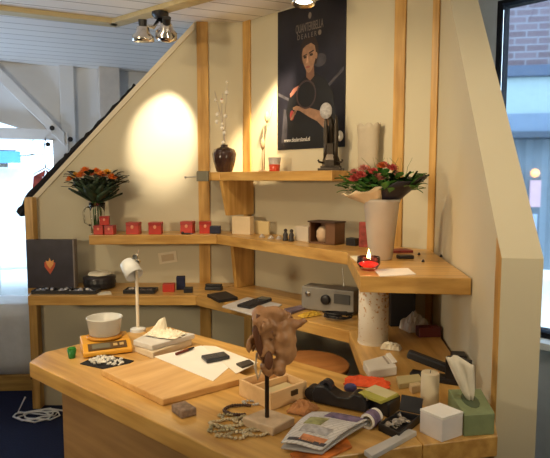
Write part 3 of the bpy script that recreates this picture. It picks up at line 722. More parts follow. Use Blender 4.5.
def display_box():
    p = back_at(327, .18); b = thing('display_box', p, 'open brown display box holding a round pale object on mid shelf', 'box', math.atan2(eB.y, eB.x) + .1)
    m = mat('box_brown', (.16, .075, .035), .6)
    w, d, h = .165, .10, .115
    MB().box((0, d / 2 - .004, h / 2), (w, .008, h)).box((-w / 2 + .004, 0, h / 2), (.008, d, h)).box((w / 2 - .03, 0, h / 2), (.06, d, h)).box((0, 0, .004), (w, d, .008)).build('case', m, b, .001)
    MB().box((0, -.004, h + .004), (w + .012, d + .01, .008)).build('lid', mat('box_lid_dark', (.06, .03, .02), .6), b, .001)
    MB().lathe([(.026, .0), (.036, .03), (.034, .06), (.02, .08), (0, .085)], (-.02, -.01, .009), 20).build('pale_ball', mat('ball_pale', (.62, .45, .30), .5), b, smooth=True)
display_box()
on_mid('black_box', back_at(353, .16), (.06, .045, .04), M_black, 'little black box on mid shelf left of the white bucket vase', 'box')
def red_carton(): 
    p = mid_at(364, 247); on_mid('red_carton', p, (.05, .035, .13), mat('carton_red', (.32, .06, .05), .5, var=.5, scale=40), 'tall dark red carton half hidden behind the white bucket vase', 'carton', rz=-.3)
red_carton()

# mid shelf, right end
quad_box('paper_sheet', [(374, 269), (408, 268), (416, 274), (380, 276)], MZ, .0025, M_paper, 'small white paper lying beside the lit red candle', 'paper', bevel=0)
quad_box('paper_scrap', [(350, 256), (366, 255), (370, 259), (356, 261)], MZ, .002, M_cream, 'cream paper scrap behind the lit red candle', 'paper', bevel=0)
def candle_glass():
    p = S(368.5, 270, MZ); c = thing('tealight_glass', p, 'lit red candle in a round glass on the right shelf end', 'candle')
    MB().lathe([(.024, 0), (.031, .004), (.045, .026), (.043, .052), (.040, .052), (.042, .028), (.029, .009), (0, .009)], seg=28, cap=False).build('glass', mat('red_glass', (1, .50, .42), .05, trans=1, var=.02), c, smooth=True)
    MB().lathe([(0, .010), (.029, .011), (.0412, .030), (0, .033)], seg=28, cap=False).build('wax', mat('wax_red', (.75, .04, .03), .4, emit=.8), c, smooth=True)
    MB().cyl((0, 0, .032), (0, 0, .044), .001, seg=6).build('wick', M_black, c)
    MB().lathe([(.0005, .040), (.007, .047), (.0075, .056), (.0035, .070), (.0005, .080)], seg=14).build('flame', mat('flame', (1, .72, .30), .5, emit=9), c, smooth=True)
    d = bpy.data.lights.new('candle_light', 'POINT'); d.energy = .6; d.color = (1, .5, .2); d.shadow_soft_size = .01
    o = bpy.data.objects.new('candle_light', d); C.objects.link(o); o.location = p + Vector((0, 0, .085))
candle_glass()
def red_wrap():
    p = S(402, 254, MZ); b = MB(); rnd = random.Random(4)
    o = MB().box((0, 0, .006), (.12, .08, .012)).build('red_booklet', mat('booklet_red', (.22, .03, .03), .5, var=.4, scale=30), None, .002); o.location = S(398, 252, MZ); o.rotation_euler = (0, 0, .2)
    tag(o, 'dark red booklet lying behind the white bucket vase', 'booklet')
    o = MB().box((0, 0, .008), (.07, .04, .016)).build('charcoal_case', M_black, None, .004); o.location = S(405, 258.5, MZ); o.rotation_euler = (0, 0, .1)
    tag(o, 'flat charcoal case beside the white bucket vase on the right shelf', 'case')
red_wrap()
for i, (px, py, lab) in enumerate(((419, 255, 'tiny dark stud nearest the bucket vase on the right shelf'), (423, 262, 'tiny dark stud at the front of the right shelf'), (441, 257, 'tiny dark stud by the right wall on the shelf'))):
    o = MB().lathe([(.006, 0), (.007, .004), (.002, .012)], seg=10).build('stud', M_black); o.location = S(px, py, MZ); tag(o, lab, 'stud', 'tiny dark studs on the right shelf')

# ------------------------------------------------------------------ lower worktop, left
def on_desk(p, h=0): return Vector((p.x, p.y, DZ + h))
def book():
    p = S(51, 292, DZ); p = Vector((p.x * 3.46 / p.y, 3.46, DZ)); w, h, t = .30, .315, .05
    b = thing('display_book', p, 'big dark navy box standing upright with a flame-coloured flower picture', 'box', .02)
    MB().box((0, t / 2, h / 2), (w, t, h)).build('cover', mat('book_navy', (.030, .026, .042), .45, var=.2), b, .003)
    MB().box((w / 2 + .003, t / 2 + .004, h / 2), (.012, t * 1.15, h * 1.01)).build('side_edge', mat('book_edge', (.20, .17, .16), .5), b, .002)
    pic = mat('picture_red', (.60, .10, .04), .5); pic2 = mat('picture_orange', (.85, .40, .12), .5)
    f = MB().extrude([(-.035, -.001, .14), (0, -.001, .09), (.03, -.001, .14), (.036, -.001, .165), (.0, -.001, .18), (-.034, -.001, .17)], (0, .001, 0)).build('picture', pic, b)
    MB().extrude([(-.02, -.002, .155), (.0, -.002, .125), (.022, -.002, .155), (.026, -.002, .185), (.008, -.002, .175), (.0, -.002, .198), (-.008, -.002, .175), (-.026, -.002, .18)], (0, .001, 0)).build('petals', pic2, f)
book()
def tray(px, py, size, label, n, seed, yv=None, rz=0, cols=((.7, .68, .7), (.3, .32, .4))):
    p = S(px, py, DZ)
    if yv: p = Vector((p.x * yv / p.y, yv, DZ))
    w, d = size
    t = thing('jewellery_tray', p, label, 'tray', rz)
    MB().box((0, 0, .006), (w, d, .012)).box((0, -d / 2, .011), (w, .008, .022)).box((0, d / 2, .011), (w, .008, .022)).box((-w / 2, 0, .011), (.008, d, .022)).box((w / 2, 0, .011), (.008, d, .022)).build('pan', M_black, t, .002)
    rnd = random.Random(seed)
    for i in range(n):
        c = rnd.choice(cols); r = rnd.uniform(.008, .014)
        j = MB().lathe([(r * .7, 0), (r, r * .3), (r * .8, r * .9), (r * .3, r * 1.1)], seg=10).build('jewel', mat('jewel_%d' % int(c[0] * 100), c, .3, .3, var=.2, scale=60), t, smooth=True)
        j.location = (rnd.uniform(-.42, .42) * w, rnd.uniform(-.36, .36) * d, .012)
tray(53, 295, (.22, .10), 'black jewellery tray of silvery pieces in front of the navy box', 16, 1, 3.32)
tray(83, 295, (.19, .09), 'black jewellery tray just left of the round black casket', 12, 2, 3.31)
def casket():
    p = S(100, 291, DZ); p = Vector((p.x * 3.48 / p.y, 3.48, DZ))
    c = thing('casket', p, 'round black casket with a white cloth on its lid', 'box')
    MB().lathe([(.085, 0), (.10, .008), (.103, .04), (.098, .06)], seg=30).build('body', M_black, c, .0, smooth=False)
    MB().lathe([(.104, .061), (.104, .074), (.08, .084), (.0, .086)], seg=30, cap=False).build('lid', mat('lid_black', (.03, .025, .028), .3), c, smooth=True)
    b = MB().lathe([(.075, .087), (.07, .097), (.04, .104), (.0, .106)], seg=18, cap=False, wob=.12).jitter(.003, 5).build('cloth', M_cream, c, smooth=True)
casket()
quad_box('price_card', [(96, 292), (110, 291), (112, 294), (98, 295)], DZ, .002, M_cream, 'little cream card lying right of the jewellery trays', 'card', bevel=0)
tray(141, 294.5, (.19, .10), 'black jewellery tray behind the white lamp pole', 9, 3, 3.33, cols=((.55, .5, .45), (.12, .10, .10)))
def simple(name, p, size, m, label, cat, rz=0, bevel=.003, z=DZ):
    o = MB().box((0, 0, size[2] / 2), size).build(name, m, None, bevel); o.location = Vector((p.x, p.y, z)); o.rotation_euler = (0, 0, rz); return tag(o, label, cat)
def far(px, py, y): p = S(px, py, DZ); return Vector((p.x * y / p.y, y, DZ))
simple('ring_box', far(169, 294, 3.36), (.075, .06, .05), M_red, 'red ring box on the lower left worktop', 'box', .1, .004)
simple('ring_box', far(181, 293, 3.42), (.055, .05, .085), mat('navy_velvet', (.012, .016, .05), .8), 'upright navy ring box behind the flat black one', 'box', .1, .004)
simple('ring_box', far(188.5, 295, 3.33), (.055, .06, .03), M_black, 'flat black ring box right of the red one on the worktop', 'box', .1, .004)
# card on the wall between the shelves
wc = thing('wall_card', Vector((-.725, 3.646, 1.005)), 'small framed white card tilted on the left wall between shelves', 'card', 0); wc.rotation_euler = (0, R(-8), 0)
MB().box((0, 0, .038), (.125, .004, .076)).build('border', mat('card_border', (.74, .66, .50), .7), wc, .001)
MB().box((0, -.003, .038), (.085, .003, .045)).build('print', mat('card_print', (.56, .45, .30), .7), wc)

# ------------------------------------------------------------------ lower worktop, back
def stapler_row():
    o = MB().box((0, 0, .012), (.11, .045, .024)).box((0, -.004, .032), (.105, .03, .016)).build('ink_pad', M_black, None, .004)
    o.location = far(214, 293, 3.40); o.rotation_euler = (0, 0, -.15); tag(o, 'black stacked ink pad in the corner below the wooden strip', 'ink pad')
stapler_row()
quad_box('notebook', [(207, 294), (226, 291), (238, 297), (219, 300)], DZ, .018, mat('notebook_black', (.02, .018, .02), .5), 'small black notebook lying in the corner of the worktop', 'notebook')
quad_box('magazine', [(222, 306), (247, 297), (282, 304), (262, 317)], DZ, .008, mat('magazine_white', (.56, .54, .54), .5, var=.08), 'pale magazine under the black calculator on the back worktop', 'magazine', bevel=.001)
def calc():
    pts = [(237, 304), (262, 295.5), (272, 298), (250, 306)]; P = [S(x, y, DZ + .026) for x, y in pts]; c = sum(P, Vector()) / 4; c.z = DZ + .009
    t = thing('calculator', c, 'black calculator lying on the pale magazine', 'calculator')
    MB().prism([p - c for p in P], 0, .015).build('case', M_black, t, .003)
    u = (P[1] - P[0]); v = (P[3] - P[0]); o = P[0] - c; o.z = .0152
    MB().prism([o + u * a + v * b for a, b in ((.72, .12), (.95, .12), (.95, .88), (.72, .88))], .0152, .0162).build('display', mat('lcd', (.10, .11, .10), .2), t)
    k = MB()
    for i in range(5):
        for j in range(4): q = o + u * (.08 + .12 * i) + v * (.14 + .2 * j); k.box((q.x, q.y, .0165), (.012, .012, .0025), .6)
    k.build('keys', mat('keys_grey', (.06, .06, .065), .5), t)
calc()
quad_box('brochure', [(284, 308.5), (305, 304), (308, 306.5), (290, 313)], DZ, .012, mat('brochure_violet', (.18, .14, .20), .4, var=.6, scale=25), 'dark violet brochure left of the grey radio', 'brochure', bevel=.001)
def crumple(name, px, py, z, size, m, label, cat, seed, seg=12, amp=.5):
    p = S(px, py, z); b = MB(); rnd = random.Random(seed); n = seg
    for i in range(n + 1): pass
    V = [[None] * (n + 1) for _ in range(n + 1)]
    for i in range(n + 1):
        for j in range(n + 1):
            u, v = i / n * 2 - 1, j / n * 2 - 1; e = max(0, 1 - max(abs(u), abs(v)) ** 2)
            V[i][j] = b.bm.verts.new((u * size[0] / 2 * (1 + rnd.uniform(-.08, .08)), v * size[1] / 2 * (1 + rnd.uniform(-.08, .08)), .003 + size[2] * e ** .6 * rnd.uniform(1 - amp, 1)))
    for i in range(n):
        for j in range(n): b.bm.faces.new((V[i][j], V[i + 1][j], V[i + 1][j + 1], V[i][j + 1]))
    o = b.build(name, m, None, solid=.002); o.location = Vector((p.x, p.y, z)); o.rotation_euler = (0, 0, rnd.uniform(-.6, .6)); return tag(o, label, cat)
crumple('duster', 310, 316, DZ, (.12, .05, .022), mat('duster_yellow', (.62, .40, .05), .9, var=.1), 'yellow duster cloth before the grey radio', 'cloth', 9)
def radio():
    p = S(333, 312, DZ); p = onback(0, DZ) + Vector((0, 0, 0)); q = Wl(331, 300, C1 - nB * .22, nB); ang = math.atan2(eB.y, eB.x)
    r = thing('radio', Vector((q.x, q.y, DZ)), 'grey metal radio with a round dial on the back worktop', 'radio', ang + .28)
    w, d, h = .30, .11, .125
    MB().box((0, 0, h / 2 + .004), (w, d, h)).build('case', mat('radio_grey', (.27, .255, .23), .45, .2, var=.1), r, .005)
    M = Matrix.Translation((-.005, -d / 2, .070)) @ Matrix.Rotation(R(90), 4, 'X')
    MB().lathe([(.026, 0), (.026, .016), (.020, .020), (0, .018)], seg=26, cap=False, M=M).build('dial', M_black, r, smooth=True)
    M = Matrix.Translation((-.11, -d / 2, .092)) @ Matrix.Rotation(R(90), 4, 'X')
    MB().lathe([(.014, 0), (.014, .008), (0, .009)], seg=18, cap=False, M=M).build('knob', M_steel, r, smooth=True)
    MB().box((.085, -d / 2 - .002, .08), (.09, .004, .05)).build('speaker_grille', mat('grille', (.09, .09, .09), .5, .5), r, .001)
    MB().cyl((.06, .03, h + .004), (.045, .05, h + .10), .002).build('antenna', M_steel, r)
    for x in (-.12, .12): MB().box((x, 0, .002), (.03, .06, .004)).build('foot', M_black, r)
radio()
def cable_heap():
    p = S(338, 319.5, DZ); rnd = random.Random(8); pts = []
    for i in range(90):
        a = i * .55; r = .03 + .022 * math.sin(i * .37); pts.append((r * 1.5 * math.cos(a) + rnd.uniform(-.008, .008), r * .8 * math.sin(a), .006 + .018 * abs(math.sin(i * .23)) + .014 * (1 - i / 90)))
    o = MB().tube(pts, .004, 6).build('cable_coil', M_black, smooth=True); o.location = Vector((p.x, p.y, DZ)); tag(o, 'tangled black cable heap in front of the grey radio', 'cable')
cable_heap()
def silver_torch():
    p = S(350, 309, DZ); o = thing('torch', Vector((p.x, p.y, DZ)), 'silver torch lying beside the speckled white cylinder', 'torch', -.4)
    MB().cyl((-.05, 0, .02), (.04, 0, .02), .016).build('barrel', M_steel, o); MB().cyl((.04, 0, .021), (.07, 0, .021), .018, .021).build('torch_head', M_chrome, o)
silver_torch()

# ------------------------------------------------------------------ worktop under the right shelf
def cylinder_lamp():
    p = S(373, 342, DZ); c = thing('paper_cylinder', p, 'tall white cylinder with rusty speckles under the right shelf', 'cylinder')
    m = bpy.data.materials.new('speckled_white'); m.use_nodes = True; nt = m.node_tree; b = nt.nodes['Principled BSDF']
    n = nt.nodes.new('ShaderNodeTexNoise'); n.inputs['Scale'].default_value = 75; n.inputs['Detail'].default_value = 2
    tc = nt.nodes.new('ShaderNodeTexCoord'); sp = nt.nodes.new('ShaderNodeSeparateXYZ'); mu = nt.nodes.new('ShaderNodeMath'); mu.operation = 'MULTIPLY_ADD'; mu.inputs[1].default_value = .75
    nt.links.new(tc.outputs['Object'], n.inputs['Vector']); nt.links.new(tc.outputs['Object'], sp.inputs[0]); nt.links.new(sp.outputs['Z'], mu.inputs[0]); nt.links.new(n.outputs['Fac'], mu.inputs[2])
    r = nt.nodes.new('ShaderNodeValToRGB'); r.color_ramp.elements[0].position = .70; r.color_ramp.elements[1].position = .78
    r.color_ramp.elements[0].color = (.72, .66, .56, 1); r.color_ramp.elements[1].color = (.50, .27, .10, 1)
    nt.links.new(mu.outputs[0], r.inputs['Fac']); nt.links.new(r.outputs['Color'], b.inputs['Base Color']); b.inputs['Roughness'].default_value = .6
    MB().lathe([(.062, 0), (.064, .003), (.064, .262), (.060, .262), (.060, .006), (0, .006)], seg=40, cap=False).build('tube', m, c, smooth=True)
    MB().lathe([(.067, 0), (.067, .012), (.0645, .012)], seg=40, cap=False).build('rim', mat('rim_white', (.70, .64, .54), .6), c)
cylinder_lamp()
crumple('tissue', 391, 349, DZ, (.08, .05, .03), M_cream, 'crumpled cream tissue at the foot of the speckled cylinder', 'tissue', 21)
def under_shelf():
    p = S(404, 329, DZ); simple('black_case', Vector((p.x, p.y + .12, DZ)), (.12, .16, .23), M_black, 'tall black case in the recess under the right shelf', 'case', .05)
    crumple('plastic_bag', 414, 330, DZ, (.11, .09, .09), mat('bag_clear', (.45, .40, .36), .35, var=.3), 'crumpled translucent bag in the recess under the right shelf', 'bag', 23)
    p = S(428, 336, DZ); simple('maroon_box', Vector((p.x, p.y, DZ)), (.10, .05, .045), mat('maroon', (.10, .015, .015), .5), 'low maroon box under the right shelf beside the crumpled bag', 'box', .1)
under_shelf()

# ------------------------------------------------------------------ desk, left part
def pot():
    p = S(72, 358, DZ); t = thing('cup', p, 'small green cup on the left end of the workbench', 'cup')
    MB().lathe([(.012, 0), (.013, .003), (.018, .035), (.016, .035), (.011, .004), (0, .004)], seg=20, cap=False).build('body', mat('cup_green', (.02, .16, .03), .3), t, smooth=True)
    MB().lathe([(.0, .033), (.015, .034), (.014, .042), (.006, .045), (0, .044)], seg=12, cap=False, wob=.2).build('contents', mat('cup_moss', (.03, .20, .03), .9, var=.5, scale=80), t)
pot()
def scale():
    p = S(106, 350, DZ); ang = .42
    s = thing('kitchen_scale', p, 'yellow weighing scale under the plastic bowl', 'scale', ang)
    m = mat('scale_yellow', (.72, .36, .035), .4, var=.05)
    b = MB(); w, d = .19, .17
    b.extrude([(-w / 2, -d / 2, .004), (-w / 2, d / 2, .004), (-w / 2, d / 2, .05), (-w / 2, -d / 2 + .05, .046), (-w / 2, -d / 2, .022)], (w, 0, 0)).build('housing', m, s, .005)
    M = Matrix.Translation((0.0, -d / 2 + .0245, .0352)) @ Matrix.Rotation(R(25.6), 4, 'X')
    pn = MB().box((0, 0, .0012), (.15, .040, .0024), 0, M).build('control_panel', mat('panel_dark', (.10, .055, .02), .4), s)
    MB().box((-.025, 0, .003), (.07, .026, .002), 0, M).build('display', mat('lcd_grey', (.16, .15, .11), .2), pn)
    for x in (.03, .055): MB().box((x, 0, .003), (.016, .014, .003), 0, M).build('button', mat('button_cream', (.5, .35, .15), .5), pn)
    MB().lathe([(.07, .051), (.072, .056), (.07, .06), (0, .061)], (0, .025, 0), 30, cap=False).build('platform', mat('platform_yellow', (.55, .25, .03), .4), s)
    q = Matrix.Rotation(ang, 3, 'Z') @ Vector((0, .025, .062))
    bw = MB().lathe([(.057, 0), (.061, .003), (.070, .066), (.0735, .069), (.072, .073), (.067, .070), (.058, .006), (0, .005)], seg=40, cap=False).build('bowl', mat('bowl_plastic', (.76, .77, .76), .3, trans=.35, var=.02, ior=1.3), smooth=True)
    bw.location = p + q; tag(bw, 'translucent white plastic bowl on the yellow scale', 'bowl')
scale()
def stones():
    pts = [(80, 363.5), (101, 353.5), (134, 360.5), (114, 371)]; P = [S(x, y, DZ + .003) for x, y in pts]; c = sum(P, Vector()) / 4; c.z = DZ
    o = MB().prism([p - c for p in P], 0, .003).build('velvet_mat', M_blackcloth, None, 0); o.location = c; tag(o, 'black velvet mat under the white stones on the workbench', 'mat')
    rnd = random.Random(31); ms = [mat('stone_a', (.74, .72, .68), .5, var=.2, scale=50), mat('stone_b', (.55, .54, .50), .5, var=.2, scale=50)]
    for i in range(85):
        u, v = rnd.gauss(.5, .22), rnd.gauss(.55, .22)
        if not (.1 < u < .93 and .1 < v < .93): continue
        q = P[0] + (P[1] - P[0]) * v + (P[3] - P[0]) * u
        r = rnd.uniform(.0055, .0085)
        s = MB().ball((0, 0, r * .55), r, 2, (1.1, .9, .62), rnd.uniform(0, 3)).jitter(.001, i).build('white_stone', ms[i % 2], smooth=True)
        s.location = Vector((q.x, q.y, DZ + .0035 + (.008 if .4 < u < .65 and i % 3 == 0 else 0))); tag(s, 'small white stone in the heap on the black velvet mat', 'stone', 'white stones on the black mat')
stones()
def tissue_carton():
    lo = [(134, 346), (160, 330), (198, 337), (152, 354)]
    quad_box('flat_box', [(134, 345), (157, 336), (192, 339), (153, 352.5)], DZ, .028, mat('box_offwhite', (.70, .60, .45), .6), 'flat off-white box below the white-lidded one', 'box', .004)
    quad_box('flat_box', [(133, 340), (157, 328), (195, 333.5), (152, 345.5)], DZ + .029, .022, mat('box_greywhite', (.68, .67, .66), .4), 'flat greyish white box carrying a crumpled tissue', 'box', .004)
    b = MB(); rnd = random.Random(14); n = 14; V = []; p = S(165, 335.5, DZ + .052)
    for i in range(n + 1):
        row = []
        for j in range(n + 1):
            u, v = i / n * 2 - 1, j / n * 2 - 1; e = max(0, 1 - max(abs(u), abs(v)) ** 2)
            z = .004 + .026 * e ** .5 * rnd.uniform(.2, 1) + .055 * math.exp(-((u + .3) ** 2 + (v - .1) ** 2) / .06) + .03 * math.exp(-((u + .45) ** 2 + (v + .2) ** 2) / .03)
            row.append(b.bm.verts.new((u * .075 * (1 + rnd.uniform(-.1, .1)) + .35 * max(0, z - .03), v * .045 * (1 + rnd.uniform(-.1, .1)), z)))
        V.append(row)
    for i in range(n):
        for j in range(n): b.bm.faces.new((V[i][j], V[i + 1][j], V[i + 1][j + 1], V[i][j + 1]))
    o = b.build('tissue', mat('tissue_cream', (.85, .80, .66), .9), None, solid=.002); o.location = Vector((p.x, p.y, DZ + .053)); o.rotation_euler = (0, 0, -.4); tag(o, 'cream paper tissue sticking up from the white box', 'tissue')
tissue_carton()
def lamp():
    p = S(138, 331, DZ); l = thing('desk_lamp', p, 'white desk lamp on a tall thin pole at the back of the workbench', 'lamp')
    mw = mat('lamp_white', (.66, .69, .72), .35)
    MB().lathe([(.035, 0), (.035, .012), (.012, .018)], seg=24).build('base', mw, l)
    top = p.y * (331 - 252) / FPX
    hz = (CAM_Z - DZ) - 0
    zt = Wl(138, 262, p, (0, 1)).z - DZ; zk = Wl(138, 256, p, (0, 1)).z - DZ
    MB().cyl((0, 0, .015), (0, 0, zt), .0075, seg=14).build('pole', mat('pole_white', (.80, .74, .62), .4), l)
    j = MB()
    for x, z in ((-.022, .03), (-.004, .045), (.006, .02), (-.012, .012)): j.cyl((x, -.012, zt + z - .02), (x, .012, zt + z - .02), .011, seg=12)
    j.tube([(0, 0, zt - .01), (.004, 0, zt + .03), (.012, 0, zt + .055)], .004).build('joint', M_chrome, l)
    aim = Vector((.55, -.50, -.68)).normalized(); c = Vector((-.022, -.014, zt - .030))
    M = Matrix.Translation(c) @ aim.to_track_quat('Z', 'Y').to_matrix().to_4x4()
    MB().lathe([(.0, -.046), (.028, -.044), (.036, -.036), (.042, .040), (.039, .040), (.033, -.033), (.0, -.036)], seg=32, cap=False, M=M).build('lamp_shade', mw, l, smooth=True)
    MB().ball(c + aim * -.005, .018, 2).build('bulb', mat('bulb_off', (.12, .12, .12), .3), l, smooth=True)
lamp()
PAPER = []
def board_and_sheets():
    pts = [(101, 369.5), (163, 399.5), (249, 376.5), (186, 351)]
    P = [S(x, y, DZ + .022) for x, y in pts]; c = sum(P, Vector()) / 4; c.z = DZ
    o = MB().prism([p - c for p in P], 0, .022).build('wooden_board', M_board, None, .003); o.location = c; tag(o, 'large plain wooden board lying on the workbench', 'board')
    quad_box('paper_sheet', [(154, 356.5), (201, 345.5), (240, 357.5), (213, 381)], DZ + .0225, .0012, M_paper, 'large white paper sheet lying across the wooden board', 'paper', bevel=0)
    quad_box('paper_sheet', [(203, 345.5), (215, 346), (258, 362.5), (236, 373.5)], DZ + .024, .0012, mat('paper_b', (.84, .80, .72), .8, var=.03), 'white paper sheet under the flat black phone', 'paper', bevel=0)
board_and_sheets()
def pen():
    a, b = S(176, 354, DZ + .03), S(194, 347.5, DZ + .03); c = (a + b) / 2; t = thing('pen', Vector((c.x, c.y, DZ + .024)), 'dark red and black pen lying on the white paper', 'pen')
    d = (b - a) / 2; MB().cyl((-d.x, -d.y, .006), (d.x * .3, d.y * .3, .006), .0055, seg=10).build('barrel', mat('pen_red', (.14, .03, .02), .4), t)
    MB().cyl((d.x * .3, d.y * .3, .006), (d.x, d.y, .006), .006, .003, seg=10).build('cap', M_black, t)
pen()
def phone():
    pts = [(201, 355), (224, 351), (230, 355.5), (207, 360)]; z = DZ + .0256; h = .014
    P = [S(x, y, z + h) for x, y in pts]; c = sum(P, Vector()) / 4; c.z = z
    t = thing('mobile_phone', c, 'black mobile phone lying on the white papers', 'phone')
    MB().prism([p - c for p in P], 0, h).build('case', mat('phone_black', (.025, .028, .035), .3), t, .004)
    o = P[0] - c; u, v = P[1] - P[0], P[3] - P[0]
    MB().prism([o + u * a + v * b for a, b in ((.55, .12), (.92, .12), (.92, .88), (.55, .88))], h + .0002, h + .001).build('screen', mat('phone_screen', (.05, .055, .065), .1), t)
    k = MB()
    for i in range(4):
        for j in range(3): q = o + u * (.10 + .11 * i) + v * (.22 + .26 * j); k.box((q.x, q.y, h + .0006), (.009, .008, .0012), -.3)
    k.build('keypad', mat('phone_keys', (.09, .09, .10), .4), t)
phone()
quad_box('flat_tin', [(236, 363), (249, 359), (254, 362.5), (242, 366.5)], DZ + .0256, .008, mat('tin_grey', (.07, .065, .06), .4, .3), 'small dark flat tin right of the black phone', 'tin', .002)
quad_box('stone_block', [(171, 404), (185, 400), (197, 407.5), (181, 411.5)], DZ, .024, mat('block_grey', (.24, .165, .12), .8, var=.35, scale=60, bump=.3), 'small greyish brown stone block in front of the wooden board', 'block', .004)
def wood_box():
    z = DZ; h = .055
    L_, B2, R_, F_ = [S(x, y, z + h) for x, y in ((239, 379), (275, 368), (307, 381), (271, 394))]
    c = (L_ + R_ + B2 + F_) / 4; c.z = z
    b = thing('wooden_box', c, 'open pale wooden box with two compartments behind the sculpture rod', 'box')
    Q = [L_ - c, B2 - c, R_ - c, F_ - c]
    for q in Q: q.z = 0
    def wallseg(p, q, t=.008, hh=h): d = (q - p).normalized(); n = Vector((-d.y, d.x, 0)) * t; return [p, q, q + n, p + n], hh
    w = MB()
    for i in range(4):
        p, q = Q[i], Q[(i + 1) % 4]; d = (q - p).normalized(); n = Vector((d.y, -d.x, 0)) * .009
        w.prism([p, q, q + n, p + n], 0, h)
    m0, m1 = Q[0].lerp(Q[3], .42), Q[1].lerp(Q[2], .42); d = (m1 - m0).normalized(); n = Vector((d.y, -d.x, 0)) * .005
    w.prism([m0 + n, m1 + n, m1 - n, m0 - n], 0, h - .002)
    w.prism(Q, 0, .006).build('case', M_pale, b, .0015)
    i0, i1, i2, i3 = m0.lerp(m1, .12), m0.lerp(m1, .88), Q[1].lerp(Q[2], .9).lerp(Q[3].lerp(Q[0], .1), .12), Q[3].lerp(Q[0], .1).lerp(Q[1].lerp(Q[2], .9), .12)
    f = Vector((0, 0, 0)); off_ = (m0.lerp(Q[3], .12) - m0)
    MB().prism([i0 + off_, i3, i2, i1 + off_], .0065, .034).build('tray_insert', mat('insert_cream', (.62, .52, .30), .7), b, .002)
    s = Q[3].lerp(Q[2], .62); dd = (Q[2] - Q[3]).normalized(); nn = Vector((dd.y, -dd.x, 0))
    MB().box((s.x + nn.x * .003, s.y + nn.y * .003, h * .62), (.028, .006, .016), math.atan2(dd.y, dd.x)).build('latch', mat('latch_dark', (.10, .07, .04), .4, .6), b, .001)
wood_box()
def sculpture():
    z = DZ; h = .026
    P = [S(x, y, z + h) for x, y in ((242, 417), (266, 407.5), (295, 417), (273, 427.5))]; c = S(267, 417, z + h); c.z = z
    s = thing('carved_sculpture', c, 'carved reddish wood sculpture on a dark rod in front of the papers', 'sculpture')
    MB().prism([p - c for p in P], 0, h).build('base', mat('base_wood', (.58, .44, .30), .55, var=.15, scale=25), s, .004)
    zr = lambda py: Wl(267, py, c, (0, 1)).z - z
    MB().cyl((0, 0, h), (.0, 0, zr(370)), .0062, seg=14).build('rod', mat('rod_dark', (.035, .022, .016), .35, .5), s)
    px = c.y / FPX
    def X(p): return (p - 268) * px
    balls = [((X(268), 0, zr(325)), .046, (.9, .7, 1.05)), ((X(283), .005, zr(334)), .045, (.95, .7, 1.25)), ((X(266), .0, zr(345)), .030, (.9, .8, 1.5)),
             ((X(287), .0, zr(352)), .030, (.95, .7, 1.2)), ((X(270), 0, zr(367)), .022, (1, .8, 1.5)), ((X(259), -.01, zr(318)), .026, (.8, .8, 1.2)),
             ((X(297), .0, zr(324)), .018, (1.3, .7, .6)), ((X(303), .0, zr(321)), .012, (1.3, .7, .6)), ((X(253), -.008, zr(337)), .014, (.9, .8, .8)), ((X(250), -.005, zr(345)), .013, (.9, .8, 1.8)),
             ((X(274), -.012, zr(313)), .026, (1.4, .8, .8)), ((X(281), -.01, zr(365)), .017, (.9, .8, 1.4))]
    blob('carving', balls, M_carve, s, .005, .018)
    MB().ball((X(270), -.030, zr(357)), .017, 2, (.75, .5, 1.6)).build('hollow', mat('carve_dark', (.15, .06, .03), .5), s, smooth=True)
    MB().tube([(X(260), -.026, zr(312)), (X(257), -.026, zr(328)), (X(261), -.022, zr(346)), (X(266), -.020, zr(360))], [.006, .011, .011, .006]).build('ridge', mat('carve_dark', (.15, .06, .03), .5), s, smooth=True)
    MB().tube([(X(258), -.008, zr(352)), (X(256), -.012, zr(366)), (X(259), -.012, zr(378)), (X(262), -.008, zr(369))], .004).build('shell_string', mat('shell_pale', (.62, .50, .36), .5), s, smooth=True)
sculpture()
# strings of beads lying round the sculpture's base
def bead_string(cpx, rx, ry, n, r, m, label, seed, a0=0, a1=6.2832, jit=.2, pile=0):
    c = S(*cpx, DZ); rnd = random.Random(seed); t = thing('bead_string', c, label, 'necklace')
    b = MB(); pts = []
    for i in range(n):
        a = a0 + (a1 - a0) * i / (n - 1); k = 1 + jit * math.sin(i * .9 + seed) ; x, y = rx * k * math.cos(a), ry * k * math.sin(a); zz = r * .95 + pile * abs(math.sin(i * .5))
        b.ball((x, y, zz), r * rnd.uniform(.85, 1.1), 1, (1, 1, .9), a); pts.append((x, y, zz))
    b.build('beads', m, t, smooth=True); MB().tube(pts, .0012, 5).build('thread', mat('thread', (.25, .2, .14), .8), t)
M_shell = mat('bead_shell', (.46, .38, .24), .5, var=.4, scale=60); M_shell2 = mat('bead_olive', (.34, .30, .18), .5, var=.4, scale=60); M_dkbead = mat('bead_dark', (.06, .03, .02), .3, var=.3)
bead_string((241, 411.5), .050, .035, 26, .0062, M_dkbead, 'dark brown bead necklace curling behind the sculpture base', 1, R(60), R(285), .03)
bead_string((226, 425), .040, .024, 30, .0055, M_shell, 'leftmost string of pale shell beads on the workbench', 2)
bead_string((243, 429), .042, .018, 28, .0055, M_shell2, 'olive bead string in front of the sculpture base', 3)
bead_string((258, 434), .034, .016, 24, .0055, M_shell, 'pale bead string nearest the newspaper corner', 5, jit=.25)
bead_string((231, 418), .034, .016, 24, .005, M_shell2, 'olive bead string next to the dark bead necklace', 6, jit=.3)
bead_string((253, 404), .032, .014, 22, .005, mat('bead_grey', (.42, .42, .42), .4, var=.3), 'grey white bead string behind the sculpture base', 7, jit=.2)
bead_string((219, 430), .030, .018, 22, .0055, M_shell2, 'olive bead string at the far left of the bead heap', 8, jit=.3)
bead_string((235, 437), .040, .014, 26, .0055, M_shell, 'shell bead string at the front of the bead heap', 9, jit=.3)
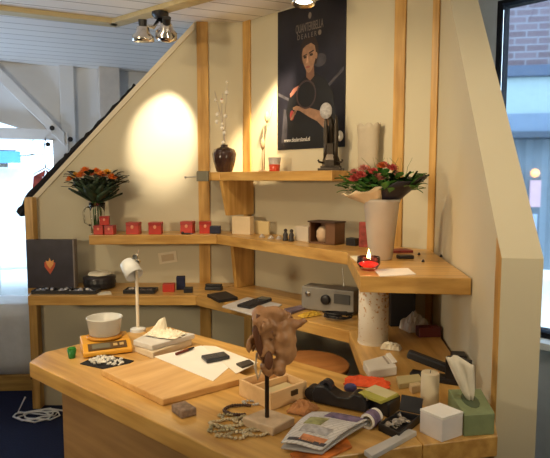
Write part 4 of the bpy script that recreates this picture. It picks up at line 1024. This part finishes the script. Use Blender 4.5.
bead_string((247, 420), .03, .012, 20, .005, M_shell, 'pale bead string touching the left corner of the sculpture base', 10, jit=.3)
crumple('brown_paper', 303, 411, DZ, (.075, .075, .03), mat('paper_brown', (.42, .19, .07), .7, var=.3), 'crumpled brown paper between the sculpture base and newspaper', 'paper', 41)

# ------------------------------------------------------------------ desk, right part
def newspaper():
    quad_box('magazine', [(290, 453), (346, 436), (352, 446), (302, 470)], DZ, .006, mat('magazine_red', (.62, .16, .03), .4, var=.8, scale=14), 'red and yellow magazine under the newspaper', 'magazine', .001)
    # a folded paper: cross section swept along its fold
    a, b, c_, d = [S(x, y, DZ + .03) for x, y in ((281, 441), (322, 447), (371, 416), (312, 411))]
    cen = (a + b + c_ + d) / 4; cen.z = DZ + .007
    t = thing('newspaper', cen, 'folded newspaper lying over a red magazine at the front of the workbench', 'newspaper')
    m = bricked('newsprint', (.62, .60, .60), (.70, .68, .68), (.50, .49, .49), .05, .010, .0012, (0, 0, DESK_ANG + 1.3), rough=.8)
    b0, b1, b2, b3 = [p - cen for p in (a, b, c_, d)]
    def surf(z_of, nx=16, ny=8):
        mb = MB(); V = [[mb.bm.verts.new(((b0.lerp(b1, i / ny)).lerp(b3.lerp(b2, i / ny), j / nx).to_2d().to_3d() + Vector((0, 0, z_of(j / nx, i / ny))))) for j in range(nx + 1)] for i in range(ny + 1)]
        for i in range(ny):
            for j in range(nx): mb.bm.faces.new((V[i][j], V[i + 1][j], V[i + 1][j + 1], V[i][j + 1]))
        return mb
    surf(lambda u, v: .018 + .012 * math.sin(u * 3.0) + .004 * math.sin(v * 5)).build('page', m, t, smooth=True, solid=.003)
    surf(lambda u, v: .004 + .006 * math.sin(u * 3.0)).build('page', mat('page_grey', (.40, .39, .40), .8), t, smooth=True, solid=.004)
    def patch(u0, u1, v0, v1, mm, nm='print'):
        mb = MB(); n = 6; V = []
        for i in range(n + 1):
            row = []
            for j in range(n + 1):
                u = u0 + (u1 - u0) * j / n; v = v0 + (v1 - v0) * i / n
                p = (b0.lerp(b1, v)).lerp(b3.lerp(b2, v), u); row.append(mb.bm.verts.new((p.x, p.y, .0205 + .012 * math.sin(u * 3) + .004 * math.sin(v * 5))))
            V.append(row)
        for i in range(n):
            for j in range(n): mb.bm.faces.new((V[i][j], V[i + 1][j], V[i + 1][j + 1], V[i][j + 1]))
        mb.build(nm, mm, t, smooth=True, solid=.0006)
    patch(.45, .68, .15, .5, mat('print_green', (.35, .36, .16), .7, var=.4, scale=40)); patch(.08, .20, .35, .9, mat('print_orange', (.62, .26, .12), .7, var=.4, scale=40))
    patch(.05, .06 + .05, .1, .97, mat('print_dark', (.08, .07, .08), .7)); patch(.74, .97, .35, .95, mat('print_violet', (.20, .15, .26), .7, var=.5, scale=40)); patch(.25, .42, .2, .8, mat('print_grey', (.45, .44, .46), .7, var=.3, scale=60))
newspaper()
def roll():
    a, b = S(354, 424, DZ + .026), S(371, 412, DZ + .026); c = (a + b) / 2; d = (b - a).to_2d().normalized(); l = .027
    t = thing('leaflet_roll', Vector((c.x + .026, c.y + .004, DZ)), 'rolled white and violet leaflet between the newspaper and the open black box', 'leaflet', math.atan2(d.y, d.x))
    M = Matrix.Translation((-l, 0, .0225)) @ Matrix.Rotation(R(90), 4, 'Y')
    MB().lathe([(.016, 0), (.022, 0), (.022, 2 * l), (.016, 2 * l), (.016, 0)], seg=22, cap=False, M=M).build('sheet', M_paper, t)
    MB().lathe([(.0222, .004), (.0226, .004), (.0226, .04), (.0222, .04)], seg=22, cap=False, M=M).build('print', mat('print_violet', (.20, .15, .26), .7, var=.5, scale=40), t)
roll()
def tape():
    p = S(342, 405.5, DZ); ang = -.48
    t = thing('tape_dispenser', p, 'black desk tape dispenser behind the newspaper', 'tape dispenser', ang)
    prof = [(-.085, .004), (.085, .004), (.088, .030), (.072, .052), (.045, .055), (.028, .040), (-.005, .036), (-.028, .046), (-.05, .062), (-.08, .058), (-.092, .03)]
    MB().extrude([(x, -.028, z) for x, z in prof], (0, .056, 0)).build('body', M_black, t, .004)
    M = Matrix.Translation((-.05, -.012, .056)) @ Matrix.Rotation(R(-90), 4, 'X')
    MB().lathe([(.011, 0), (.020, 0), (.020, .024), (.011, .024), (.011, 0)], seg=24, cap=False, M=M).build('tape_roll', mat('tape_dark', (.035, .035, .045), .25), t, smooth=False)
    MB().box((.086, 0, .045), (.006, .04, .012)).build('cutter', M_steel, t)
    MB().cyl((-.098, -.02, .026), (-.098, .02, .026), .021, seg=20).build('knob', M_black, t)
tape()
def black_boxes():
    quad_box('black_tray_box', [(366, 394), (377, 387), (401, 395), (389, 404)], DZ, .045, M_black, 'low black box under the yellow-green notepad', 'box', .005)
    z = DZ + .046
    P = [S(x, y, z + .010) for x, y in ((358, 392), (375, 384.5), (399, 393.5), (381, 401))]; c = sum(P, Vector()) / 4; c.z = z
    n = thing('notepad', c, 'yellow-green notepad on top of the low black box', 'notepad')
    MB().prism([p - c for p in P], 0, .009).build('pages', mat('pad_green', (.42, .40, .08), .7, var=.1), n, .001)
    o = P[0] - c; u, v = P[1] - P[0], P[3] - P[0]
    MB().prism([(o + u * a + v * b) for a, b in ((.35, .02), (.98, .02), (.98, .98), (.35, .98))], .0092, .0105).build('top_sheet', mat('pad_cream', (.62, .56, .32), .7), n)
black_boxes()
crumple('red_cloth', 367, 384.5, DZ, (.15, .06, .028), mat('cloth_orange_red', (.68, .085, .02), .8, var=.25, scale=20), 'crumpled orange-red cloth behind the yellow-green notepad', 'cloth', 51)
o = MB().ball((0, 0, .016), .016, 2, (1.4, 1, 1)).build('blue_pouch', mat('pouch_blue', (.06, .06, .18), .7), smooth=True); o.location = S(356, 384, DZ) + Vector((-.03, -.075, 0)); tag(o, 'small blue pouch beside the orange-red cloth', 'pouch')
def white_pack():
    P = [S(x, y, DZ + .035) for x, y in ((363, 360), (391, 352.5), (397, 366), (369, 370))]; c = sum(P, Vector()) / 4; c.z = DZ
    t = thing('white_packet', c, 'white packet with a folded edge in front of the speckled cylinder', 'packet')
    MB().prism([p - c for p in P], 0, .032).build('body', mat('packet_white', (.60, .56, .50), .6), t, .004)
    o = P[0] - c; u, v = P[1] - P[0], P[3] - P[0]
    MB().prism([o + u * a + v * b for a, b in ((.80, .0), (.97, .0), (.97, 1), (.80, 1))], .0325, .037).build('folded_edge', mat('packet_edge', (.72, .68, .62), .6), t, .002)
    MB().prism([o + u * a + v * b for a, b in ((.66, .1), (.72, .1), (.72, .9), (.66, .9))], .0322, .0335).build('print', mat('packet_print', (.30, .26, .22), .6), t)
white_pack()
quad_box('cream_pad', [(396, 376), (419, 373.5), (423, 380), (399, 384)], DZ, .02, mat('pad_sage', (.46, .38, .19), .7), 'flat sage pad behind the cream candle', 'pad', .003)
quad_box('cream_block', [(409, 383), (419, 381.5), (422, 384.5), (412, 386.5)], DZ, .026, mat('block_cream', (.60, .46, .26), .7), 'little cream block left of the cream candle', 'block', .003)
def candle():
    p = S(429.5, 403.5, DZ); c = thing('pillar_candle', p, 'cream pillar candle behind the white note cube', 'candle')
    MB().lathe([(.027, 0), (.028, .003), (.028, .098), (.025, .102), (.012, .099), (0, .098)], seg=32, cap=False).build('wax', mat('candle_wax', (.66, .58, .42), .45, var=.03), c, smooth=True)
    MB().cyl((0, 0, .098), (.001, 0, .108), .0012, seg=6).build('wick', M_black, c)
candle()
def stapler():
    p = S(441, 381, DZ); t = thing('stapler', p, 'large black stapler standing behind the green tissue box', 'stapler', -.45)
    MB().box((-.02, 0, .010), (.17, .05, .02)).build('base', M_black, t, .004)
    M = Matrix.Translation((-.035, 0, .062)) @ Matrix.Rotation(R(14), 4, 'Y')
    MB().box((0, 0, 0), (.17, .034, .030), 0, M).build('arm', mat('stapler_arm', (.02, .02, .024), .45), t, .008)
    MB().box((.045, 0, .052), (.06, .046, .075)).build('hinge', M_black, t, .006)
    MB().cyl((.07, .0, .084), (.10, 0, .082), .008).build('lever', M_black, t)
stapler()
def punch():
    p = S(458, 372, DZ); o = simple('black_case', Vector((p.x, p.y, DZ)), (.05, .06, .07), M_black, 'upright black case right of the large stapler', 'case', -.2)
punch()
def jewel_tray():
    P = [S(x, y, DZ + .022) for x, y in ((378, 423), (399, 410.5), (421, 415), (399, 433))]; c = sum(P, Vector()) / 4; c.z = DZ
    t = thing('open_black_box', c, 'open black box of crinkled wrappings beside the white note cube', 'box')
    Q = [p - c for p in P]
    for q in Q: q.z = 0
    w = MB().prism(Q, 0, .006)
    for i in range(4):
        p, q = Q[i], Q[(i + 1) % 4]; d = (q - p).normalized(); n = Vector((d.y, -d.x, 0)) * .006
        w.prism([p, q, q + n, p + n], 0, .022)
    w.build('tray', M_black, t, .002)
    # lid tilted open at the back
    p, q = Q[1], Q[2]; d = (q - p); n = Vector((d.y, -d.x, 0)).normalized()
    MB().extrude([p + Vector((0, 0, .022)), q + Vector((0, 0, .022)), q - n * .022 + Vector((0, 0, .062)), p - n * .022 + Vector((0, 0, .062))], -n * .006).build('lid', M_black, t, .002)
    rnd = random.Random(61); b = MB()
    for i in range(26):
        u, v = rnd.uniform(.1, .6), rnd.uniform(.15, .85); k = Q[0].lerp(Q[1], v).lerp(Q[3].lerp(Q[2], v), u); a = rnd.uniform(0, 6)
        leaf(b, Vector((k.x, k.y, .012)), Vector((math.cos(a), math.sin(a), rnd.uniform(.1, .7))), rnd.uniform(.018, .034), .007, curl=.3)
    b.build('wrappings', mat('wrap_clear', (.42, .38, .34), .25, .3, var=.4, scale=80), t, solid=.001)
jewel_tray()
quad_box('grey_bar', [(364, 450), (409, 428.5), (417, 431), (372, 456)], DZ, .014, mat('bar_grey', (.50, .49, .48), .5), 'long pale grey bar in front of the open black box', 'bar', .002)
def note_cube():
    P = [S(x, y, DZ + .068) for x, y in ((420, 408.5), (440, 402.5), (463.5, 411.5), (442.5, 418))]; c = sum(P, Vector()) / 4; c.z = DZ
    t = thing('note_cube', c, 'white note cube on the front right of the workbench', 'note block')
    MB().prism([p - c for p in P], 0, .060).build('block', mat('cube_white', (.74, .70, .70), .6), t, .002)
    MB().prism([p - c for p in P], .0605, .068).build('top_sheets', M_paper, t, .001)
note_cube()
def tissue_box():
    P = [S(x, y, DZ + .062) for x, y in ((464.5, 415), (495, 413), (481, 388.5), (448, 389))]; c = sum(P, Vector()) / 4; c.z = DZ
    t = thing('tissue_box', c, 'green tissue box with a white tissue, against the right wall', 'tissue box')
    MB().prism([p - c for p in P], 0, .062).build('carton', mat('carton_green', (.21, .26, .13), .6, var=.12, scale=30), t, .003)
    o = P[0] - c; u, v = P[1] - P[0], P[3] - P[0]; o.z = 0
    MB().prism([o + u * (.5 + .28 * math.cos(k * .524)) + v * (.5 + .30 * math.sin(k * .524)) for k in range(12)], .0622, .0632).build('opening', mat('slot_dark', (.08, .11, .06), .7), t)
    mb = MB(); rows = []
    for k in range(7):
        f = k / 6; row = []
        for j in range(7):
            s = j / 6 - .5; w = .012 + .075 * f ** .8
            row.append(mb.bm.verts.new((o.x + u.x * .5 + v.x * .5 + s * w - .035 * f, o.y + u.y * .5 + v.y * .5 + .012 * math.sin(s * 9 + f * 2) * (.3 + f), .06 + .135 * f * (1 - .35 * max(0, s + .1)))))
        rows.append(row)
    for a, b in zip(rows, rows[1:]):
        for j in range(6): mb.bm.faces.new((a[j], a[j + 1], b[j + 1], b[j]))
    mb.build('tissue', mat('tissue_white', (.74, .69, .58), .9), t, smooth=True, solid=.0015)
tissue_box()

# ------------------------------------------------------------------ around the partition
def draped_cloth():
    a = Vector((-.80, 3.72, 2.60 - .28 + .02)); sl = (2.6 - 1.40) / (1.69 - .53)
    zt = lambda x: 1.40 + (x + 1.69) * sl
    mb = MB(); n = 40; rnd = random.Random(2); rings = []
    for i in range(n + 1):
        f = i / n; x = -.93 - .80 * f; w = .05 + .02 * rnd.random(); h = .008 + .010 * rnd.random() + .030 * f ** 1.5
        z = zt(max(x, -1.69)) + .008
        if x < -1.66: z -= (-1.66 - x) * 1.2
        ring = [(x, 3.655, z + .001), (x, 3.653, z + .01), (x - h * .7, 3.66, z + h * .75), (x - h * .72, 3.74, z + h * .75), (x, 3.785, z + .01), (x, 3.785, z - .06), (x, 3.772, z - .06), (x, 3.772, z - .002), (x, 3.72, z - .003), (x, 3.68, z - .003)]
        rings.append([mb.bm.verts.new(p) for p in ring])
    for r0, r1 in zip(rings, rings[1:]):
        for k in range(len(r0)): mb.bm.faces.new((r0[k], r0[(k + 1) % len(r0)], r1[(k + 1) % len(r0)], r1[k]))
    mb.bm.faces.new(rings[0]); mb.bm.faces.new(list(reversed(rings[-1])))
    o = mb.build('draped_cloth', M_blackcloth, smooth=False); tag(o, 'black cloth draped along the sloping top edge of the left partition', 'cloth')
draped_cloth()
def white_cover():
    # white sheet-covered plinth on the platform and a grey heater beside the post
    c = thing('covered_plinth', Vector((-2.22, 4.05, .12)), 'low plinth covered with a white sheet near the left window', 'plinth', .1)
    MB().box((0, 0, .26), (.85, .3, .52)).build('plinth', M_white, c, .02)
    mb = MB().box((0, 0, .27), (.88, .33, .53)); bmesh.ops.subdivide_edges(mb.bm, edges=mb.bm.edges, cuts=5, use_grid_fill=True); mb.jitter(.008, 3)
    mb.build('sheet', mat('sheet_white', (.80, .80, .82), .9), c, smooth=True)
    h = thing('panel_heater', Vector((-1.735, 3.86, .121)), 'narrow grey panel standing beside the left partition post', 'panel', .0)
    MB().box((0, 0, .28), (.06, .03, .56)).build('panel', mat('heater_grey', (.24, .22, .20), .6), h, .006)
    MB().box((0, 0, .006), (.09, .08, .012)).build('foot', M_black, h)
white_cover()
def scarf():
    p = onrear(46, 181, .16); t = thing('hanging_scarf', p, 'red and white scarf hanging on a metal hanger by the left window', 'scarf', math.atan2(eL.y, eL.x))
    m = mat('scarf_red', (.38, .07, .05), .9, var=.6, scale=14)
    mb = MB(); 
    for s in (-1, 1):
        mb.extrude([(s * .00, 0, .10), (s * .10, 0, .04), (s * .13, 0, -.22), (s * .05, 0, -.20), (s * .02, 0, .0)], (0, .03, 0))
    mb.build('cloth', m, t, .006)
    MB().extrude([(-.03, -.012, .04), (.03, -.012, .04), (.05, -.012, -.3), (-.04, -.012, -.28)], (0, .012, 0)).build('white_stripe', M_white, t)
    zh = onrear(46, 139).z - p.z
    MB().tube([(-.10, .015, .06), (0, .015, .12), (.10, .015, .06)], .006).tube([(0, .015, .12), (0, .015, zh - .06), (.01, .05, zh), (0.0, .09, zh)], .006).build('hanger', M_steel, t, smooth=True)
scarf()
def cable():
    pts = []; rnd = random.Random(6)
    base = S(37, 416, .006)
    pts = [S(24, 398, .10) + Vector((0, .02, 0)), S(18, 412, .008)]
    for i in range(34):
        a = i * .62; r = .09 + .03 * math.sin(i * .8); pts.append(Vector((base.x + r * 1.3 * math.cos(a), base.y + r * .8 * math.sin(a), .007 + .006 * (i % 3))))
    for q in ((52, 409), (66, 411), (90, 410)): pts.append(S(*q, .007))
    o = MB().tube(pts, .0055, 6).build('power_cable', M_gold, smooth=True); tag(o, 'white power cable coiled on the blue carpet', 'cable')
cable()
